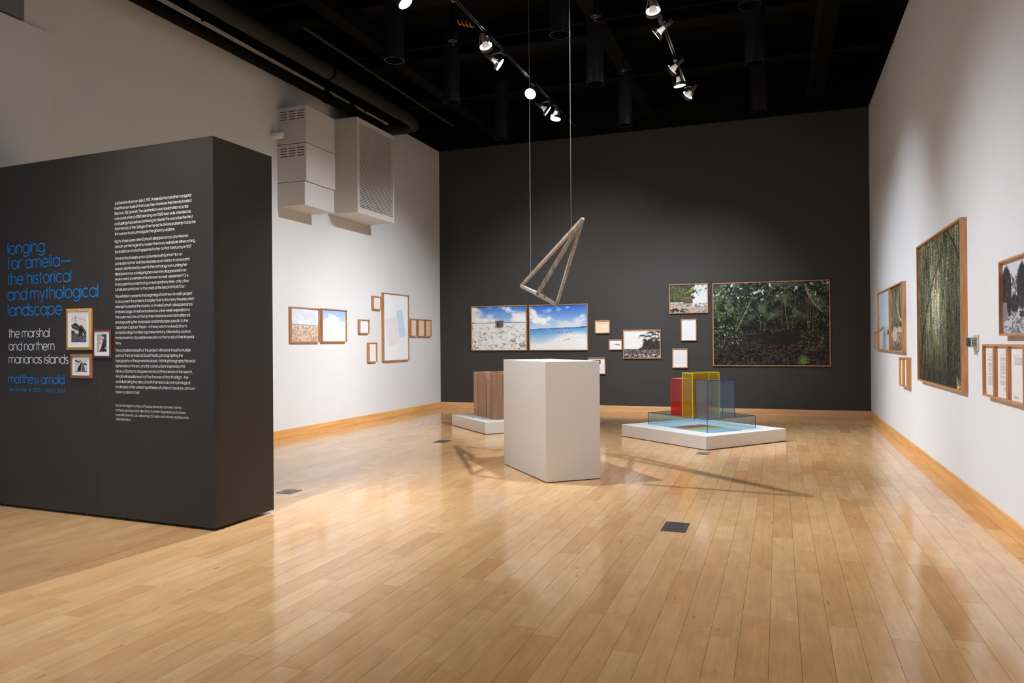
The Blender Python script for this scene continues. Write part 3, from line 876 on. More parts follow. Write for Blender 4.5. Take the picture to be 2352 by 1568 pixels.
def paint_pebbles():
    w, h = 104, 78; im = canvas(w, h); Y, X = yx(im)
    sky(im, 0.5, (226, 232, 240), (214, 224, 232), 0.5, 3, 0.3)
    g = Y >= 0.5
    n = np.random.default_rng(2).random((h, w)); f = fbm(h, w, 20, 20, 3, 8)
    col = C(214, 184, 160) + ((n - 0.5) * 0.35 + (f - 0.5) * 0.5)[..., None] * C(255, 240, 225)
    im[:] = np.where(g[..., None], col, im)
    leaves(im, 260, lambda x, y: max(0, (y - 0.52)) * 2.2, (0.5, 1.5), [C(96, 70, 56), C(120, 92, 74), C(240, 220, 200)], 4)
    blend(im, (np.abs(Y - 0.515) < 0.012) * (np.abs(X - 0.55) < 0.42) * 0.7, C(252, 246, 240))
    blend(im, (np.abs(Y - 0.5) < 0.008) * 0.8, C(150, 140, 140))
    return im
def paint_cumulus():
    w, h = 100, 78; im = canvas(w, h, (250, 246, 238)); Y, X = yx(im)
    sky(im, 0.5, (160, 194, 238), (208, 224, 244), 0.72, 6, 0.14)
    r = np.random.default_rng(9)
    for i in range(140):
        x = r.normal(0.5, 0.24); top = 0.08 + abs(x - 0.45) * 0.7 + 0.1 * abs(math.sin(x * 19))
        y = r.uniform(min(top, 0.45), 0.46)
        ell(im, x * w, y * h, r.uniform(3, 7), r.uniform(2, 5), 0, C(252, 252, 254) * r.uniform(0.93, 1.0), 0.8)
    blend(im, (Y > 0.38) * (Y < 0.5) * fbm(h, w, 4, 6, 3, 3) * 0.7, C(206, 220, 238))
    blend(im, Y >= 0.5, C(250, 245, 236))
    f = fbm(h, w, 24, 20, 3, 11)
    blend(im, (Y > 0.52) * sstep(0.6, 0.75, f) * 0.5, C(226, 214, 196))
    return im
def paint_bunker():
    w, h = 166, 124; im = canvas(w, h, (246, 243, 238)); Y, X = yx(im)
    sky(im, 0.375, (66, 126, 206), (176, 206, 240), 0.50, 21, 0.10)
    blend(im, (np.abs(Y - 0.375) < 0.008) * 0.9, C(96, 120, 140))
    gnd = (Y > 0.38)
    f = fbm(h, w, 26, 22, 4, 30); f2 = fbm(h, w, 60, 40, 2, 31)
    dens = sstep(0.56, 0.66, f) * (Y > 0.42)
    blend(im, gnd * dens * 0.45, C(196, 188, 178))
    blend(im, gnd * (Y > 0.45) * sstep(0.62, 0.70, f2) * sstep(0.5, 0.56, f) * 0.6, C(86, 82, 78))
    leaves(im, 130, lambda x, y: max(0, y - 0.48) * 1.7, (1, 3.2), [C(150, 146, 140), C(110, 106, 102), C(190, 186, 180), C(90, 86, 80)], 12)
    for x, y, s in ((0.75, 0.78, 8), (0.92, 0.88, 10), (0.16, 0.70, 4)):
        ell(im, x * w, y * h, s, s * 0.5, 0.2, C(134, 128, 120), 0.95); ell(im, x * w - 1, y * h - 2, s * 0.7, s * 0.3, 0.1, C(204, 200, 194), 0.9)
    poly(im, [(0.43, 0.335), (0.475, 0.345), (0.475, 0.50), (0.435, 0.485)], C(150, 140, 128))
    poly(im, [(0.47, 0.345), (0.585, 0.35), (0.58, 0.485), (0.475, 0.50)], C(104, 98, 92))
    rect(im, 0.465, 0.375, 0.492, 0.47, C(22, 20, 20)); rect(im, 0.43, 0.33, 0.585, 0.352, C(90, 86, 82))
    rect(im, 0.0, 0.365, 0.05, 0.385, C(60, 60, 62), 0.8)
    return im
def paint_lagoon():
    w, h = 170, 124; im = canvas(w, h, (248, 248, 247)); Y, X = yx(im)
    sky(im, 0.52, (52, 110, 206), (206, 224, 246), 0.55, 40, 0.09)
    hz = 0.535 - 0.035 * X
    shore = 0.66 + 0.20 * (1 - X) + 0.05 * np.sin(X * 7)
    sea = (Y > hz)
    col = C(96, 156, 214) + (C(206, 228, 242) - C(96, 156, 214)) * sstep(0, 1, (Y - hz) / (shore - hz + 1e-3))[..., None]
    im[:] = np.where(sea[..., None], col, im)
    blend(im, sea * sstep(shore - 0.08, shore + 0.04, Y), C(250, 249, 247))
    f = fbm(h, w, 40, 8, 3, 42)
    blend(im, sea * (Y < 0.74) * sstep(0.56, 0.66, f) * 0.45 * X, C(206, 224, 236))
    blend(im, (np.abs(Y - hz) < 0.010) * 0.75, C(46, 90, 140))
    blend(im, (np.abs(Y - hz + 0.010) < 0.006) * (X > 0.80), C(62, 84, 72))
    r = np.random.default_rng(5)
    for i in range(26):
        x = r.uniform(0.42, 0.75); ell(im, x * w, (0.60 + r.normal(0, 0.006)) * h, r.uniform(1, 2.5), 0.8, 0, C(84, 96, 104), 0.8)
    for i in range(12):
        x = r.uniform(0.52, 0.70); ell(im, x * w, (0.80 - (x - 0.52) * 0.25) * h, r.uniform(1, 2.5), 0.9, 0, C(140, 136, 132), 0.8)
    return im
def paint_palms():
    w, h = 128, 98; im = canvas(w, h, (236, 235, 232)); Y, X = yx(im)
    gr = C(48, 44, 40)
    prof = 0.70 - 0.34 * sstep(0.42, 0.6, X) + 0.05 * np.sin(X * 40)
    blend(im, (X > 0.40) * sstep(prof - 0.02, prof + 0.02, Y) * (Y < 0.74), C(58, 53, 48))
    leaves(im, 420, lambda x, y: 1.0 if (x > 0.46 and 0.30 < y < 0.72 and y > 0.95 - x) else 0, (1, 3), [C(30, 28, 25), C(70, 64, 58), C(100, 92, 84), C(40, 36, 33)], 3)
    for x, y, r_, s in ((0.52, 0.20, 17, 1), (0.58, 0.36, 12, 2), (0.74, 0.10, 20, 3), (0.86, 0.16, 19, 4), (0.95, 0.08, 20, 5), (0.66, 0.22, 15, 6), (0.83, 0.30, 15, 7), (0.70, 0.38, 12, 8), (0.95, 0.3, 14, 9)):
        palm(im, x * w, y * h, r_, 26, gr, s, 0.55, 1.3)
        stroke(im, [(x * w, y * h), ((x + 0.02) * w, 0.68 * h)], 1.6, 2.2, C(70, 62, 56))
    g = Y > 0.69
    n = np.random.default_rng(3).random((h, w)); f = fbm(h, w, 30, 24, 3, 7)
    im[:] = np.where(g[..., None], (C(112, 102, 96) + ((n - 0.5) * 0.35 + (f - 0.5) * 0.7)[..., None] - 0.05), im)
    blend(im, (Y > 0.86) * sstep(0.5, 0.6, f) * 0.8, C(226, 222, 216))
    blend(im, (Y > 0.9) * sstep(0.4, 0.35, f) * 0.7, C(34, 32, 30))
    blend(im, (np.abs(Y - 0.69) < 0.012) * (X < 0.5) * 0.6, C(84, 80, 78))
    return np.clip(im, 0, 1)
def paint_shore():
    w, h = 128, 98; im = canvas(w, h, (236, 240, 243)); Y, X = yx(im)
    edge = 0.62 + 0.06 * np.sin(Y * 30)
    blend(im, (X < edge) * (Y < 0.62), C(64, 70, 44))
    leaves(im, 700, lambda x, y: 1.0 if x < 0.64 - 0.2 * max(0, y - 0.4) and y < 0.66 else (0.6 if y < 0.30 and x > 0.5 and y < 0.35 - 0.1 * x else 0), (1, 3), [C(40, 50, 26), C(86, 100, 54), C(132, 140, 84), C(24, 28, 18), C(170, 168, 104)], 6)
    r = np.random.default_rng(6)
    for i in range(90):
        x = r.uniform(0.02, 0.40); y = r.uniform(0.05, 0.45)
        stroke(im, [(x * w, y * h), ((x + r.normal(0, 0.02)) * w, (y + r.uniform(0.12, 0.28)) * h)], 1.4, 0.7, C(*[(96, 112, 62), (52, 62, 32), (140, 150, 92)][i % 3]), 0.8)
    palm(im, 0.60 * w, 0.22 * h, 24, 26, C(120, 122, 72), 4, 0.8)
    blend(im, (Y > 0.64), C(196, 184, 170))
    f = fbm(h, w, 30, 24, 3, 9)
    blend(im, (Y > 0.64) * (X > 0.6) * (Y < 0.78), C(232, 232, 230))
    blend(im, (Y > 0.66) * sstep(0.52, 0.6, f) * 0.7, C(120, 104, 90))
    blend(im, (Y > 0.84) * (X < 0.5) * sstep(0.45, 0.5, f), C(58, 48, 42))
    poly(im, [(0.38, 0.46), (0.58, 0.45), (0.62, 0.66), (0.36, 0.68)], C(104, 84, 68))
    poly(im, [(0.38, 0.46), (0.58, 0.45), (0.58, 0.48), (0.38, 0.49)], C(150, 130, 110))
    stroke(im, [(0.66 * w, 0.74 * h), (0.72 * w, 0.79 * h), (0.78 * w, 0.75 * h)], 2.5, 3, C(46, 38, 32))
    return im
def paint_forest():
    w, h = 320, 236; im = canvas(w, h, (20, 22, 17)); Y, X = yx(im)
    f = fbm(h, w, 12, 14, 4, 50)
    im[:] = C(16, 18, 13) + (sstep(0.42, 0.72, f) * (1 - sstep(0.35, 0.6, Y)))[..., None] * C(54, 62, 44)
    blend(im, (Y < 0.22) * sstep(0.66, 0.72, fbm(h, w, 30, 36, 3, 51)) * 0.9, C(206, 210, 214))
    g = [C(58, 76, 44), C(88, 108, 64), C(34, 46, 26), C(126, 142, 98), C(24, 32, 20)]
    leaves(im, 2600, lambda x, y: 0.95 if y < 0.42 and fbm_at(x, y) else (0.25 if y < 0.55 else 0), (1.0, 3.6), g, 52, (0.35, 0.85))
    r = np.random.default_rng(53)
    for x0, y0, x1, y1, wd, c in ((0.33, 0.22, 0.19, 0.62, 3.2, (128, 124, 104)), (0.27, 0.3, 0.20, 0.52, 2.0, (96, 94, 78)), (0.585, 0.02, 0.60, 0.52, 4.5, (64, 54, 42)), (0.62, 0.18, 0.655, 0.56, 2.6, (104, 98, 80)), (0.735, 0.10, 0.69, 0.54, 2.8, (78, 72, 58)), (0.455, 0.2, 0.45, 0.58, 2, (70, 68, 56)), (0.40, 0.40, 0.415, 0.56, 1.6, (104, 104, 88)), (0.53, 0.38, 0.47, 0.46, 1.8, (120, 116, 100)), (0.84, 0.30, 0.83, 0.56, 2.6, (88, 80, 62)), (0.815, 0.30, 0.82, 0.55, 2, (116, 110, 90)), (0.865, 0.3, 0.86, 0.60, 3.5, (74, 58, 44))):
        stroke(im, [(x0 * w, y0 * h), ((x0 + x1) / 2 * w + r.normal(0, 2), (y0 + y1) / 2 * h), (x1 * w, y1 * h)], wd * 0.8, wd, C(*c), 0.9)
    stroke(im, [(0.80 * w, 0.04 * h), (0.82 * w, 0.14 * h), (0.86 * w, 0.25 * h), (0.94 * w, 0.36 * h)], 7, 5, C(118, 112, 92), 0.95)
    for i in range(46):
        x = 0.80 + r.normal(0, 0.025); stroke(im, [(x * w, 0.2 * h), ((x + r.normal(0, 0.01)) * w, (0.32 + 0.16 * r.random()) * h)], 1.2, 0.8, C(*[(74, 56, 44), (50, 40, 30)][i % 2]), 0.7)
    for x, y, n, s in ((0.60, 0.03, 22, 1), (0.72, 0.05, 20, 2)):
        palm(im, x * w, y * h, 44, n, C(70, 74, 52), s, 0.75, 2)
    # leaf litter and pool
    lit = Y > 0.57 + 0.02 * np.sin(X * 9)
    n = r.random((h, w)); f2 = fbm(h, w, 60, 60, 2, 55)
    im[:] = np.where(lit[..., None], C(34, 28, 25) + ((f2 - 0.5) * 0.34 + (n - 0.5) * 0.16)[..., None] * C(255, 225, 205), im)
    leaves(im, 900, lambda x, y: 1.0 if y > 0.74 else (0.4 if y > 0.6 else 0), (0.8, 2.4), [C(62, 52, 46), C(16, 13, 12), C(92, 80, 72), C(40, 33, 29)], 56)
    pool = sstep(1.05, 0.9, np.sqrt(((X - 0.58) / 0.24) ** 2 + ((Y - 0.665) / 0.088) ** 2))
    blend(im, pool * 0.9 * sstep(0.3, 0.48, fbm(h, w, 8, 14, 3, 64)), C(22, 22, 17))
    for x in (0.60, 0.655, 0.69, 0.45, 0.40):
        stroke(im, [(x * w, 0.61 * h), (x * w, 0.70 * h)], 1.2, 0.9, C(40, 39, 32), 0.3)
    blend(im, (np.abs(Y - 0.575) < 0.018) * (np.abs(X - 0.56) < 0.16) * sstep(0.5, 0.7, f2) * 0.8, C(84, 64, 56))
    leaves(im, 950, lambda x, y: 1.0 if ((x - 0.10) / 0.17) ** 2 + ((y - 0.63) / 0.15) ** 2 < 1 else 0, (1.2, 3.4), [C(70, 92, 70), C(104, 128, 92), C(46, 62, 46), C(140, 160, 116)], 57)
    leaves(im, 700, lambda x, y: 1.0 if ((x - 0.15) / 0.2) ** 2 + ((y - 0.30) / 0.18) ** 2 < 1 else 0, (1.2, 3.6), [C(92, 112, 58), C(122, 146, 76), C(56, 72, 38), C(150, 168, 100)], 58)
    leaves(im, 560, lambda x, y: 1.0 if x > 0.86 and y < 0.7 else (0.9 if ((x - 0.85) / 0.11) ** 2 + ((y - 0.70) / 0.13) ** 2 < 1 else 0), (1.4, 4), [C(48, 64, 30), C(76, 92, 42), C(30, 40, 20), C(112, 124, 70)], 59)
    for i in range(16):
        an = -math.pi / 2 + (i - 8) * 0.2
        stroke(im, [(0.78 * w, 0.97 * h), (0.78 * w + math.cos(an) * 16, 0.97 * h + math.sin(an) * 24)], 4, 2, C(*[(66, 86, 44), (96, 112, 66)][i % 2]), 0.9)
    n = r.random((h, w)); n = (n + 0.6 * np.roll(n, 1, 1)) / 1.6
    return np.clip(im * (0.6 + 0.85 * n)[..., None], 0, 1)
FB = fbm(64, 64, 9, 11, 3, 77)
def fbm_at(x, y):
    return FB[int(y * 63), int(x * 63)] > 0.47
def paint_roots():
    w, h = 200, 360; im = canvas(w, h, (60, 62, 48)); Y, X = yx(im)
    lum = 1.0 * np.exp(-(((X - 0.42) / 0.24) ** 2 + ((Y - 0.50) / 0.24) ** 2)) + 0.5 * np.clip(0.75 - Y, 0, 1)
    f = fbm(h, w, 6, 46, 4, 60)
    im[:] = C(52, 52, 40) + (lum * sstep(0.25, 0.8, f))[..., None] * C(150, 150, 122)
    r = np.random.default_rng(61)
    for i in range(1700):
        x = r.random(); y = r.uniform(-0.1, 0.95); L = r.uniform(0.05, 0.24)
        b = 0.55 + 0.95 * float(np.exp(-(((x - 0.42) / 0.22) ** 2 + ((y + L / 2 - 0.50) / 0.25) ** 2))) + 0.5 * max(0, 0.5 - y)
        k = r.integers(6)
        c = [C(176, 168, 142), C(124, 130, 90), C(84, 102, 56), C(120, 100, 82), C(26, 27, 20), C(206, 200, 180)][k] * (b if k != 4 else 0.8)
        stroke(im, [(x * w, y * h), ((x + r.normal(0, 0.012)) * w, (y + L) * h)], r.uniform(0.8, 2.0), 0.7, np.clip(c, 0, 1), 0.75)
    leaves(im, 1500, lambda x, y: 0.9 if (y < 0.36 or x < 0.16) else (0.25 if y > 0.7 else 0.03), (0.8, 2.2), [C(96, 118, 62), C(140, 156, 96), C(56, 70, 38), C(190, 196, 170)], 62)
    leaves(im, 520, lambda x, y: 1.0 if y < 0.14 or (0.55 < x < 0.75 and y < 0.40) else (0.15 if y < 0.5 else 0), (0.7, 1.9), [C(228, 230, 226), C(196, 198, 192)], 63)
    stroke(im, [(0.64 * w, 0), (0.60 * w, 0.13 * h), (0.36 * w, 0.30 * h), (0.22 * w, 0.48 * h), (0.10 * w, 0.66 * h), (0.05 * w, 0.9 * h)], 3.4, 4.4, C(40, 36, 29), 0.95)
    stroke(im, [(0.70 * w, 0), (0.84 * w, 0.12 * h), (1.0 * w, 0.30 * h)], 6, 7, C(66, 60, 50), 0.95)
    stroke(im, [(0.22 * w, 0.46 * h), (0.30 * w, 0.42 * h), (0.45 * w, 0.40 * h)], 2, 1.2, C(40, 36, 30), 0.9)
    stroke(im, [(0.20 * w, 0.5 * h), (0.20 * w, 0.68 * h), (0.10 * w, 0.78 * h), (0.09 * w, 0.98 * h)], 2.6, 2.2, C(132, 124, 102), 0.9)
    stroke(im, [(0.68 * w, 0.70 * h), (0.72 * w, 0.78 * h), (0.86 * w, 0.82 * h), (1.0 * w, 0.84 * h)], 2.6, 2.2, C(36, 31, 26), 0.95)
    for x in (0.30, 0.55, 0.66, 0.80):
        stroke(im, [(x * w, 0.35 * h), ((x + 0.01) * w, 0.9 * h)], 1.8, 2.4, C(150, 138, 112), 0.6)
    blend(im, sstep(0.72, 1.0, Y) * 0.55, C(34, 35, 31))
    for i in range(60):
        x = r.random(); stroke(im, [(x * w, h), ((x + r.normal(0, 0.05)) * w, (0.84 + 0.1 * r.random()) * h)], 1.3, 0.8, C(84, 84, 76), 0.6)
    for i in range(7):
        stroke(im, [(0.88 * w, 1.0 * h), ((0.86 + 0.02 * i) * w, (0.92 + 0.008 * i) * h)], 2.5, 1, C(206, 178, 122), 0.85)
    n = r.random((h, w)); n = (n + np.roll(n, 1, 0) + 0.7 * np.roll(n, 1, 1)) / 2.7
    return np.clip(im * (0.45 + 1.15 * n)[..., None], 0, 1)
def paint_pier():
    w, h = 96, 80; im = canvas(w, h, (214, 222, 234)); Y, X = yx(im)
    im[:] = C(196, 208, 228) + (Y[..., None]) * (C(232, 236, 242) - C(196, 208, 228))
    f = fbm(h, w, 5, 6, 4, 70)
    blend(im, sstep(0.5, 0.7, f) * 0.4 * (Y < 0.6), C(244, 238, 238))
    for x in (0.52, 0.86):
        blend(im, (np.abs(X - x) < 0.006) * 0.35, C(150, 160, 176))
    leaves(im, 80, lambda x, y: 1 if x < 0.13 and 0.38 < y < 0.62 else 0, (1, 2.4), [C(50, 54, 46), C(90, 84, 76)], 71)
    blend(im, (Y > 0.60), C(200, 206, 212))
    poly(im, [(0.08, 0.66), (0.46, 0.60), (0.36, 0.72), (0.38, 1.0), (0.06, 1.0)], C(222, 226, 230))
    poly(im, [(0.46, 0.60), (0.60, 0.72), (0.62, 1.0), (0.38, 1.0), (0.36, 0.72)], C(164, 172, 158))
    leaves(im, 60, lambda x, y: 1 if 0.38 < x < 0.66 and 0.64 < y < 0.8 else 0, (1, 2.2), [C(110, 124, 90), C(72, 78, 70)], 72)
    ell(im, 0.78 * w, 0.70 * h, 5, 4, 0, C(44, 46, 50), 0.9)
    poly(im, [(0.02, 0.66), (0.40, 0.60), (0.40, 0.63), (0.02, 0.70)], C(70, 72, 72), 0.8)
    return im
def paint_bank():
    w, h = 96, 80; im = canvas(w, h, (58, 60, 46)); Y, X = yx(im)
    r = np.random.default_rng(80)
    for i in range(620):
        x = r.random(); y = r.uniform(-0.05, 0.5)
        stroke(im, [(x * w, y * h), ((x + r.normal(0, 0.02)) * w, (y + r.uniform(0.1, 0.28)) * h)], r.uniform(0.8, 1.8), 0.7, C(*[(134, 140, 98), (84, 98, 58), (34, 38, 26), (186, 182, 156), (100, 86, 66)][i % 5]), 0.8)
    stroke(im, [(0.44 * w, 0.27 * h), (0.52 * w, 0.36 * h), (0.72 * w, 0.52 * h), (1.0 * w, 0.57 * h)], 3, 3.4, C(200, 192, 164), 0.95)
    m = Y > 0.66 + 0.05 * np.sin(X * 8)
    f = fbm(h, w, 26, 26, 3, 81)
    im[:] = np.where(m[..., None], C(140, 122, 96) + (f - 0.5)[..., None] * 0.8, im)
    blend(im, m * sstep(0.72, 1, Y) * 0.6, C(84, 74, 62))
    blend(im, (np.sqrt(((X - 0.3) / 0.2) ** 2 + ((Y - 0.74) / 0.12) ** 2) < 1) * 0.6, C(226, 210, 180))
    blend(im, (np.sqrt(((X - 0.7) / 0.25) ** 2 + ((Y - 0.68) / 0.04) ** 2) < 1) * 0.6, C(214, 202, 180))
    return np.clip(im, 0, 1)
def paint_old_trees():
    w, h = 130, 100; im = canvas(w, h, (216, 216, 218)); Y, X = yx(im)
    for cx, cy, rx, ry in ((0.09, 0.40, 0.13, 0.34), (0.45, 0.38, 0.12, 0.32), (0.80, 0.45, 0.16, 0.26), (0.28, 0.60, 0.10, 0.14), (0.62, 0.58, 0.10, 0.14)):
        blend(im, sstep(1.05, 0.85, np.sqrt(((X - cx) / rx) ** 2 + ((Y - cy) / ry) ** 2)) * 0.9, C(46, 46, 48))
    leaves(im, 1100, lambda x, y: 1 if (0 < x < 0.30 and y > 0.04 + abs(x - 0.09) * 1.2 and y < 0.72) else 0, (0.8, 2.4), [C(34, 34, 36), C(58, 58, 60), C(88, 88, 90), C(20, 20, 22)], 90)
    leaves(im, 1100, lambda x, y: 1 if (0.30 < x < 0.62 and y > 0.05 + abs(x - 0.45) * 1.1 and y < 0.68) else 0, (0.8, 2.4), [C(40, 40, 42), C(64, 64, 66), C(96, 96, 98), C(24, 24, 26)], 91)
    leaves(im, 900, lambda x, y: 1 if x > 0.6 and y > 0.2 + abs(x - 0.8) and y < 0.68 else 0, (0.8, 2.4), [C(50, 50, 52), C(80, 80, 82), C(30, 30, 32)], 92)
    stroke(im, [(0.46 * w, 0.3 * h), (0.46 * w, 0.72 * h)], 2.5, 3.5, C(60, 60, 62))
    blend(im, (Y > 0.70), C(150, 150, 152))
    f = fbm(h, w, 40, 30, 3, 93)
    blend(im, (Y > 0.70) * sstep(0.42, 0.62, f) * 0.8, C(206, 206, 208))
    blend(im, (Y > 0.70) * sstep(0.5, 0.38, f) * 0.7, C(92, 92, 94))
    poly(im, [(0.0, 0.55), (0.10, 0.57), (0.12, 0.80), (0.0, 0.84)], C(128, 128, 130))
    rect(im, 0.13, 0.55, 0.20, 0.76, C(50, 50, 52), 0.9)
    ell(im, 0.20 * w, 0.76 * h, 5, 2, 0, C(176, 176, 178), 0.9)
    rect(im, 0.40, 0.70, 0.54, 0.78, C(60, 60, 62), 0.9)
    return np.clip(im, 0, 1)
def paint_planes():
    w, h = 110, 200; im = canvas(w, h, (247, 248, 250))
    poly(im, [(0.06, 0.385), (0.52, 0.325), (0.64, 0.73), (0.20, 0.81)], C(240, 234, 238))
    poly(im, [(0.30, 0.355), (0.52, 0.325), (0.64, 0.73), (0.40, 0.775)], C(243, 236, 232))
    poly(im, [(0.52, 0.25), (0.76, 0.215), (0.885, 0.615), (0.64, 0.655)], C(206, 226, 243))
    return im
def paint_doc(w=64, h=76, paper=(250, 236, 220), ink=(150, 130, 116), rows=9, y0=0.14, y1=0.9, seed=0, head=True, x0=0.12, x1=0.9, strong=0.6):
    im = canvas(w, h, paper)
    r = np.random.default_rng(seed)
    for i in range(rows):
        y = (y0 + (y1 - y0) * i / max(1, rows - 1)) * h
        xe = x1 if i % 4 != 3 else r.uniform(0.4, 0.8)
        x = x0
        while x < xe:
            l = r.uniform(0.04, 0.12)
            a, b = int(x * w), int(min(xe, x + l) * w)
            im[int(y):int(y) + 1, a:b] = im[int(y):int(y) + 1, a:b] * (1 - strong) + C(*ink) * strong
            x += l + 0.03
    if head:
        for i in range(3):
            stroke(im, [((0.4 + 0.05 * i) * w, (0.05 + 0.015 * i) * h), ((0.62 + 0.03 * i) * w, (0.045 + 0.02 * i) * h)], 1, 0.8, C(*ink), 0.5)
    return im
def paint_letter(paras, paper=(238, 230, 222), seed=0, torn=False):
    w, h = 92, 116
    im = canvas(w, h, paper)
    r = np.random.default_rng(seed)
    for x in (0.52, 0.60, 0.66):
        stroke(im, [(x * w, 0.05 * h), ((x + r.normal(0, 0.05)) * w, 0.10 * h)], 0.9, 0.7, C(110, 104, 110), 0.7)
    for a, b in ((0.18, 0.26), (0.40, 0.62), (0.72, 0.80)):
        rect(im, a, 0.135, b, 0.145, C(110, 104, 112), 0.8)
    rect(im, 0.18, 0.155, 0.25, 0.165, C(110, 104, 112), 0.8)
    for (a, b, xa, xb) in paras:
        y = a
        while y < b:
            x = xa
            while x < xb - 0.02:
                l = r.uniform(0.03, 0.12)
                rect(im, x, y, min(xb, x + l), y + 0.009, C(122, 116, 126), 0.75)
                x += l + 0.015
            y += 0.018
    if torn:
        poly(im, [(0.1, 1.0), (0.2, 0.93), (0.5, 0.97), (0.5, 1.0)], C(200, 186, 160), 0.8)
        rect(im, 0.15, 0.86, 0.9, 0.864, C(170, 160, 150), 0.7)
    return im
def paint_ship():
    w, h = 50, 38; im = canvas(w, h, (244, 244, 242))
    stroke(im, [(0.12 * w, 0.62 * h), (0.3 * w, 0.45 * h), (0.5 * w, 0.40 * h), (0.85 * w, 0.46 * h), (0.88 * w, 0.58 * h)], 1.2, 2.2, C(110, 116, 118))
    ell(im, 0.66 * w, 0.5 * h, 11, 3.2, 0.05, C(130, 136, 138), 0.9)
    stroke(im, [(0.56 * w, 0.42 * h), (0.56 * w, 0.2 * h)], 1, 1, C(120, 120, 120), 0.8)
    stroke(im, [(0.15 * w, 0.8 * h), (0.5 * w, 0.78 * h)], 1, 0.8, C(170, 170, 170), 0.7)
    return im
def paint_clipping():
    im = paint_doc(60, 56, (246, 246, 245), (150, 150, 150), 8, 0.5, 0.94, 15, False, 0.5, 0.94, 0.5)
    rect(im, 0.10, 0.13, 0.74, 0.40, C(34, 36, 40)); rect(im, 0.14, 0.2, 0.5, 0.3, C(120, 124, 130))
    rect(im, 0.52, 0.62, 0.7, 0.8, C(206, 214, 200))
    return im
def paint_wreck():
    w, h = 60, 76; im = canvas(w, h, (226, 216, 198)); Y, X = yx(im)
    stroke(im, [(0.0, 0.16 * h), (0.28 * w, 0.08 * h), (0.95 * w, 0.2 * h)], 1.3, 1, C(50, 48, 44))
    stroke(im, [(0.27 * w, 0.0), (0.27 * w, 0.14 * h), (0.20 * w, 0.32 * h)], 1.8, 1, C(40, 38, 35)); stroke(im, [(0.27 * w, 0.12 * h), (0.36 * w, 0.30 * h)], 1, 1, C(60, 58, 54))
    poly(im, [(0.0, 0.36), (0.32, 0.28), (0.70, 0.50), (0.60, 0.62), (0.05, 0.48)], C(54, 52, 48))
    poly(im, [(0.55, 0.40), (0.70, 0.36), (0.98, 0.62), (0.92, 0.78), (0.62, 0.62)], C(30, 29, 27))
    stroke(im, [(0.1 * w, 0.38 * h), (0.5 * w, 0.5 * h)], 2.5, 2, C(150, 144, 134)); stroke(im, [(0.7 * w, 0.42 * h), (0.9 * w, 0.66 * h)], 2, 2, C(160, 154, 144))
    blend(im, (Y > 0.56) * 0.95 * (Y > 0.52 + 0.12 * X), C(66, 63, 58))
    f = fbm(h, w, 30, 24, 2, 101)
    blend(im, (Y > 0.72) * sstep(0.5, 0.6, f) * 0.8, C(130, 126, 118))
    ell(im, 0.36 * w, 0.62 * h, 8, 5, 0.2, C(214, 206, 192), 0.95); ell(im, 0.78 * w, 0.70 * h, 3, 4, 0.1, C(206, 200, 188), 0.9)
    for x in (0.55, 0.66):
        stroke(im, [(x * w, 0.44 * h), (x * w, 0.74 * h)], 4, 5, C(22, 21, 20)); ell(im, x * w, 0.41 * h, 2.2, 2.6, 0, C(120, 112, 100))
    return im
def paint_pilot():
    w, h = 50, 84; im = canvas(w, h, (176, 168, 150)); Y, X = yx(im)
    blend(im, sstep(0.3, 0.75, X + 0.15 * Y) * 0.9, C(54, 58, 48))
    poly(im, [(0.40, 0.50), (0.66, 0.46), (1.0, 0.78), (1.0, 1.0), (0.22, 1.0)], C(44, 44, 42))
    poly(im, [(0.30, 0.56), (0.52, 0.50), (0.46, 0.72), (0.28, 0.96), (0.18, 0.9)], C(226, 218, 204))
    stroke(im, [(0.5 * w, 0.45 * h), (0.42 * w, 0.72 * h)], 6, 5, C(214, 206, 190))
    ell(im, 0.48 * w, 0.36 * h, 7.5, 10, 0.1, C(222, 212, 196)); ell(im, 0.52 * w, 0.22 * h, 10, 8, 0.15, C(206, 200, 186))
    stroke(im, [(0.28 * w, 0.27 * h), (0.66 * w, 0.26 * h)], 3, 3, C(40, 38, 34))
    ell(im, 0.60 * w, 0.34 * h, 3, 6, 0, C(70, 64, 56), 0.7); ell(im, 0.43 * w, 0.45 * h, 1.6, 0.8, 0, C(120, 80, 70), 0.7)
    ell(im, 0.88 * w, 0.78 * h, 4, 6, 0, C(190, 184, 172), 0.8)
    return im
def paint_pair():
    w, h = 62, 62; im = canvas(w, h, (206, 200, 190)); Y, X = yx(im)
    poly(im, [(0.0, 0.02), (0.95, 0.36), (1.0, 0.5), (0.6, 0.36), (0.0, 0.16)], C(50, 48, 46))
    poly(im, [(0.40, 0.25), (0.56, 0.25), (0.52, 0.6), (0.46, 1.0), (0.04, 1.0), (0.28, 0.62)], C(34, 31, 30))
    poly(im, [(0.58, 0.30), (0.74, 0.32), (0.84, 1.0), (0.52, 1.0)], C(96, 92, 88))
    ell(im, 0.45 * w, 0.18 * h, 4, 5, 0, C(214, 206, 196)); ell(im, 0.64 * w, 0.25 * h, 3.6, 4.6, 0, C(200, 192, 182)); ell(im, 0.45 * w, 0.12 * h, 4.2, 2.6, 0, C(50, 46, 42))
    stroke(im, [(0.1 * w, 0.2 * h), (0.4 * w, 0.3 * h)], 3, 4, C(220, 214, 206))
    blend(im, (Y > 0.94), C(120, 116, 110))
    return im

def s2l_arr(a):
    a = np.clip(a, 0, 1)
    return np.where(a <= 0.04045, a / 12.92, ((a + 0.055) / 1.055) ** 2.4)

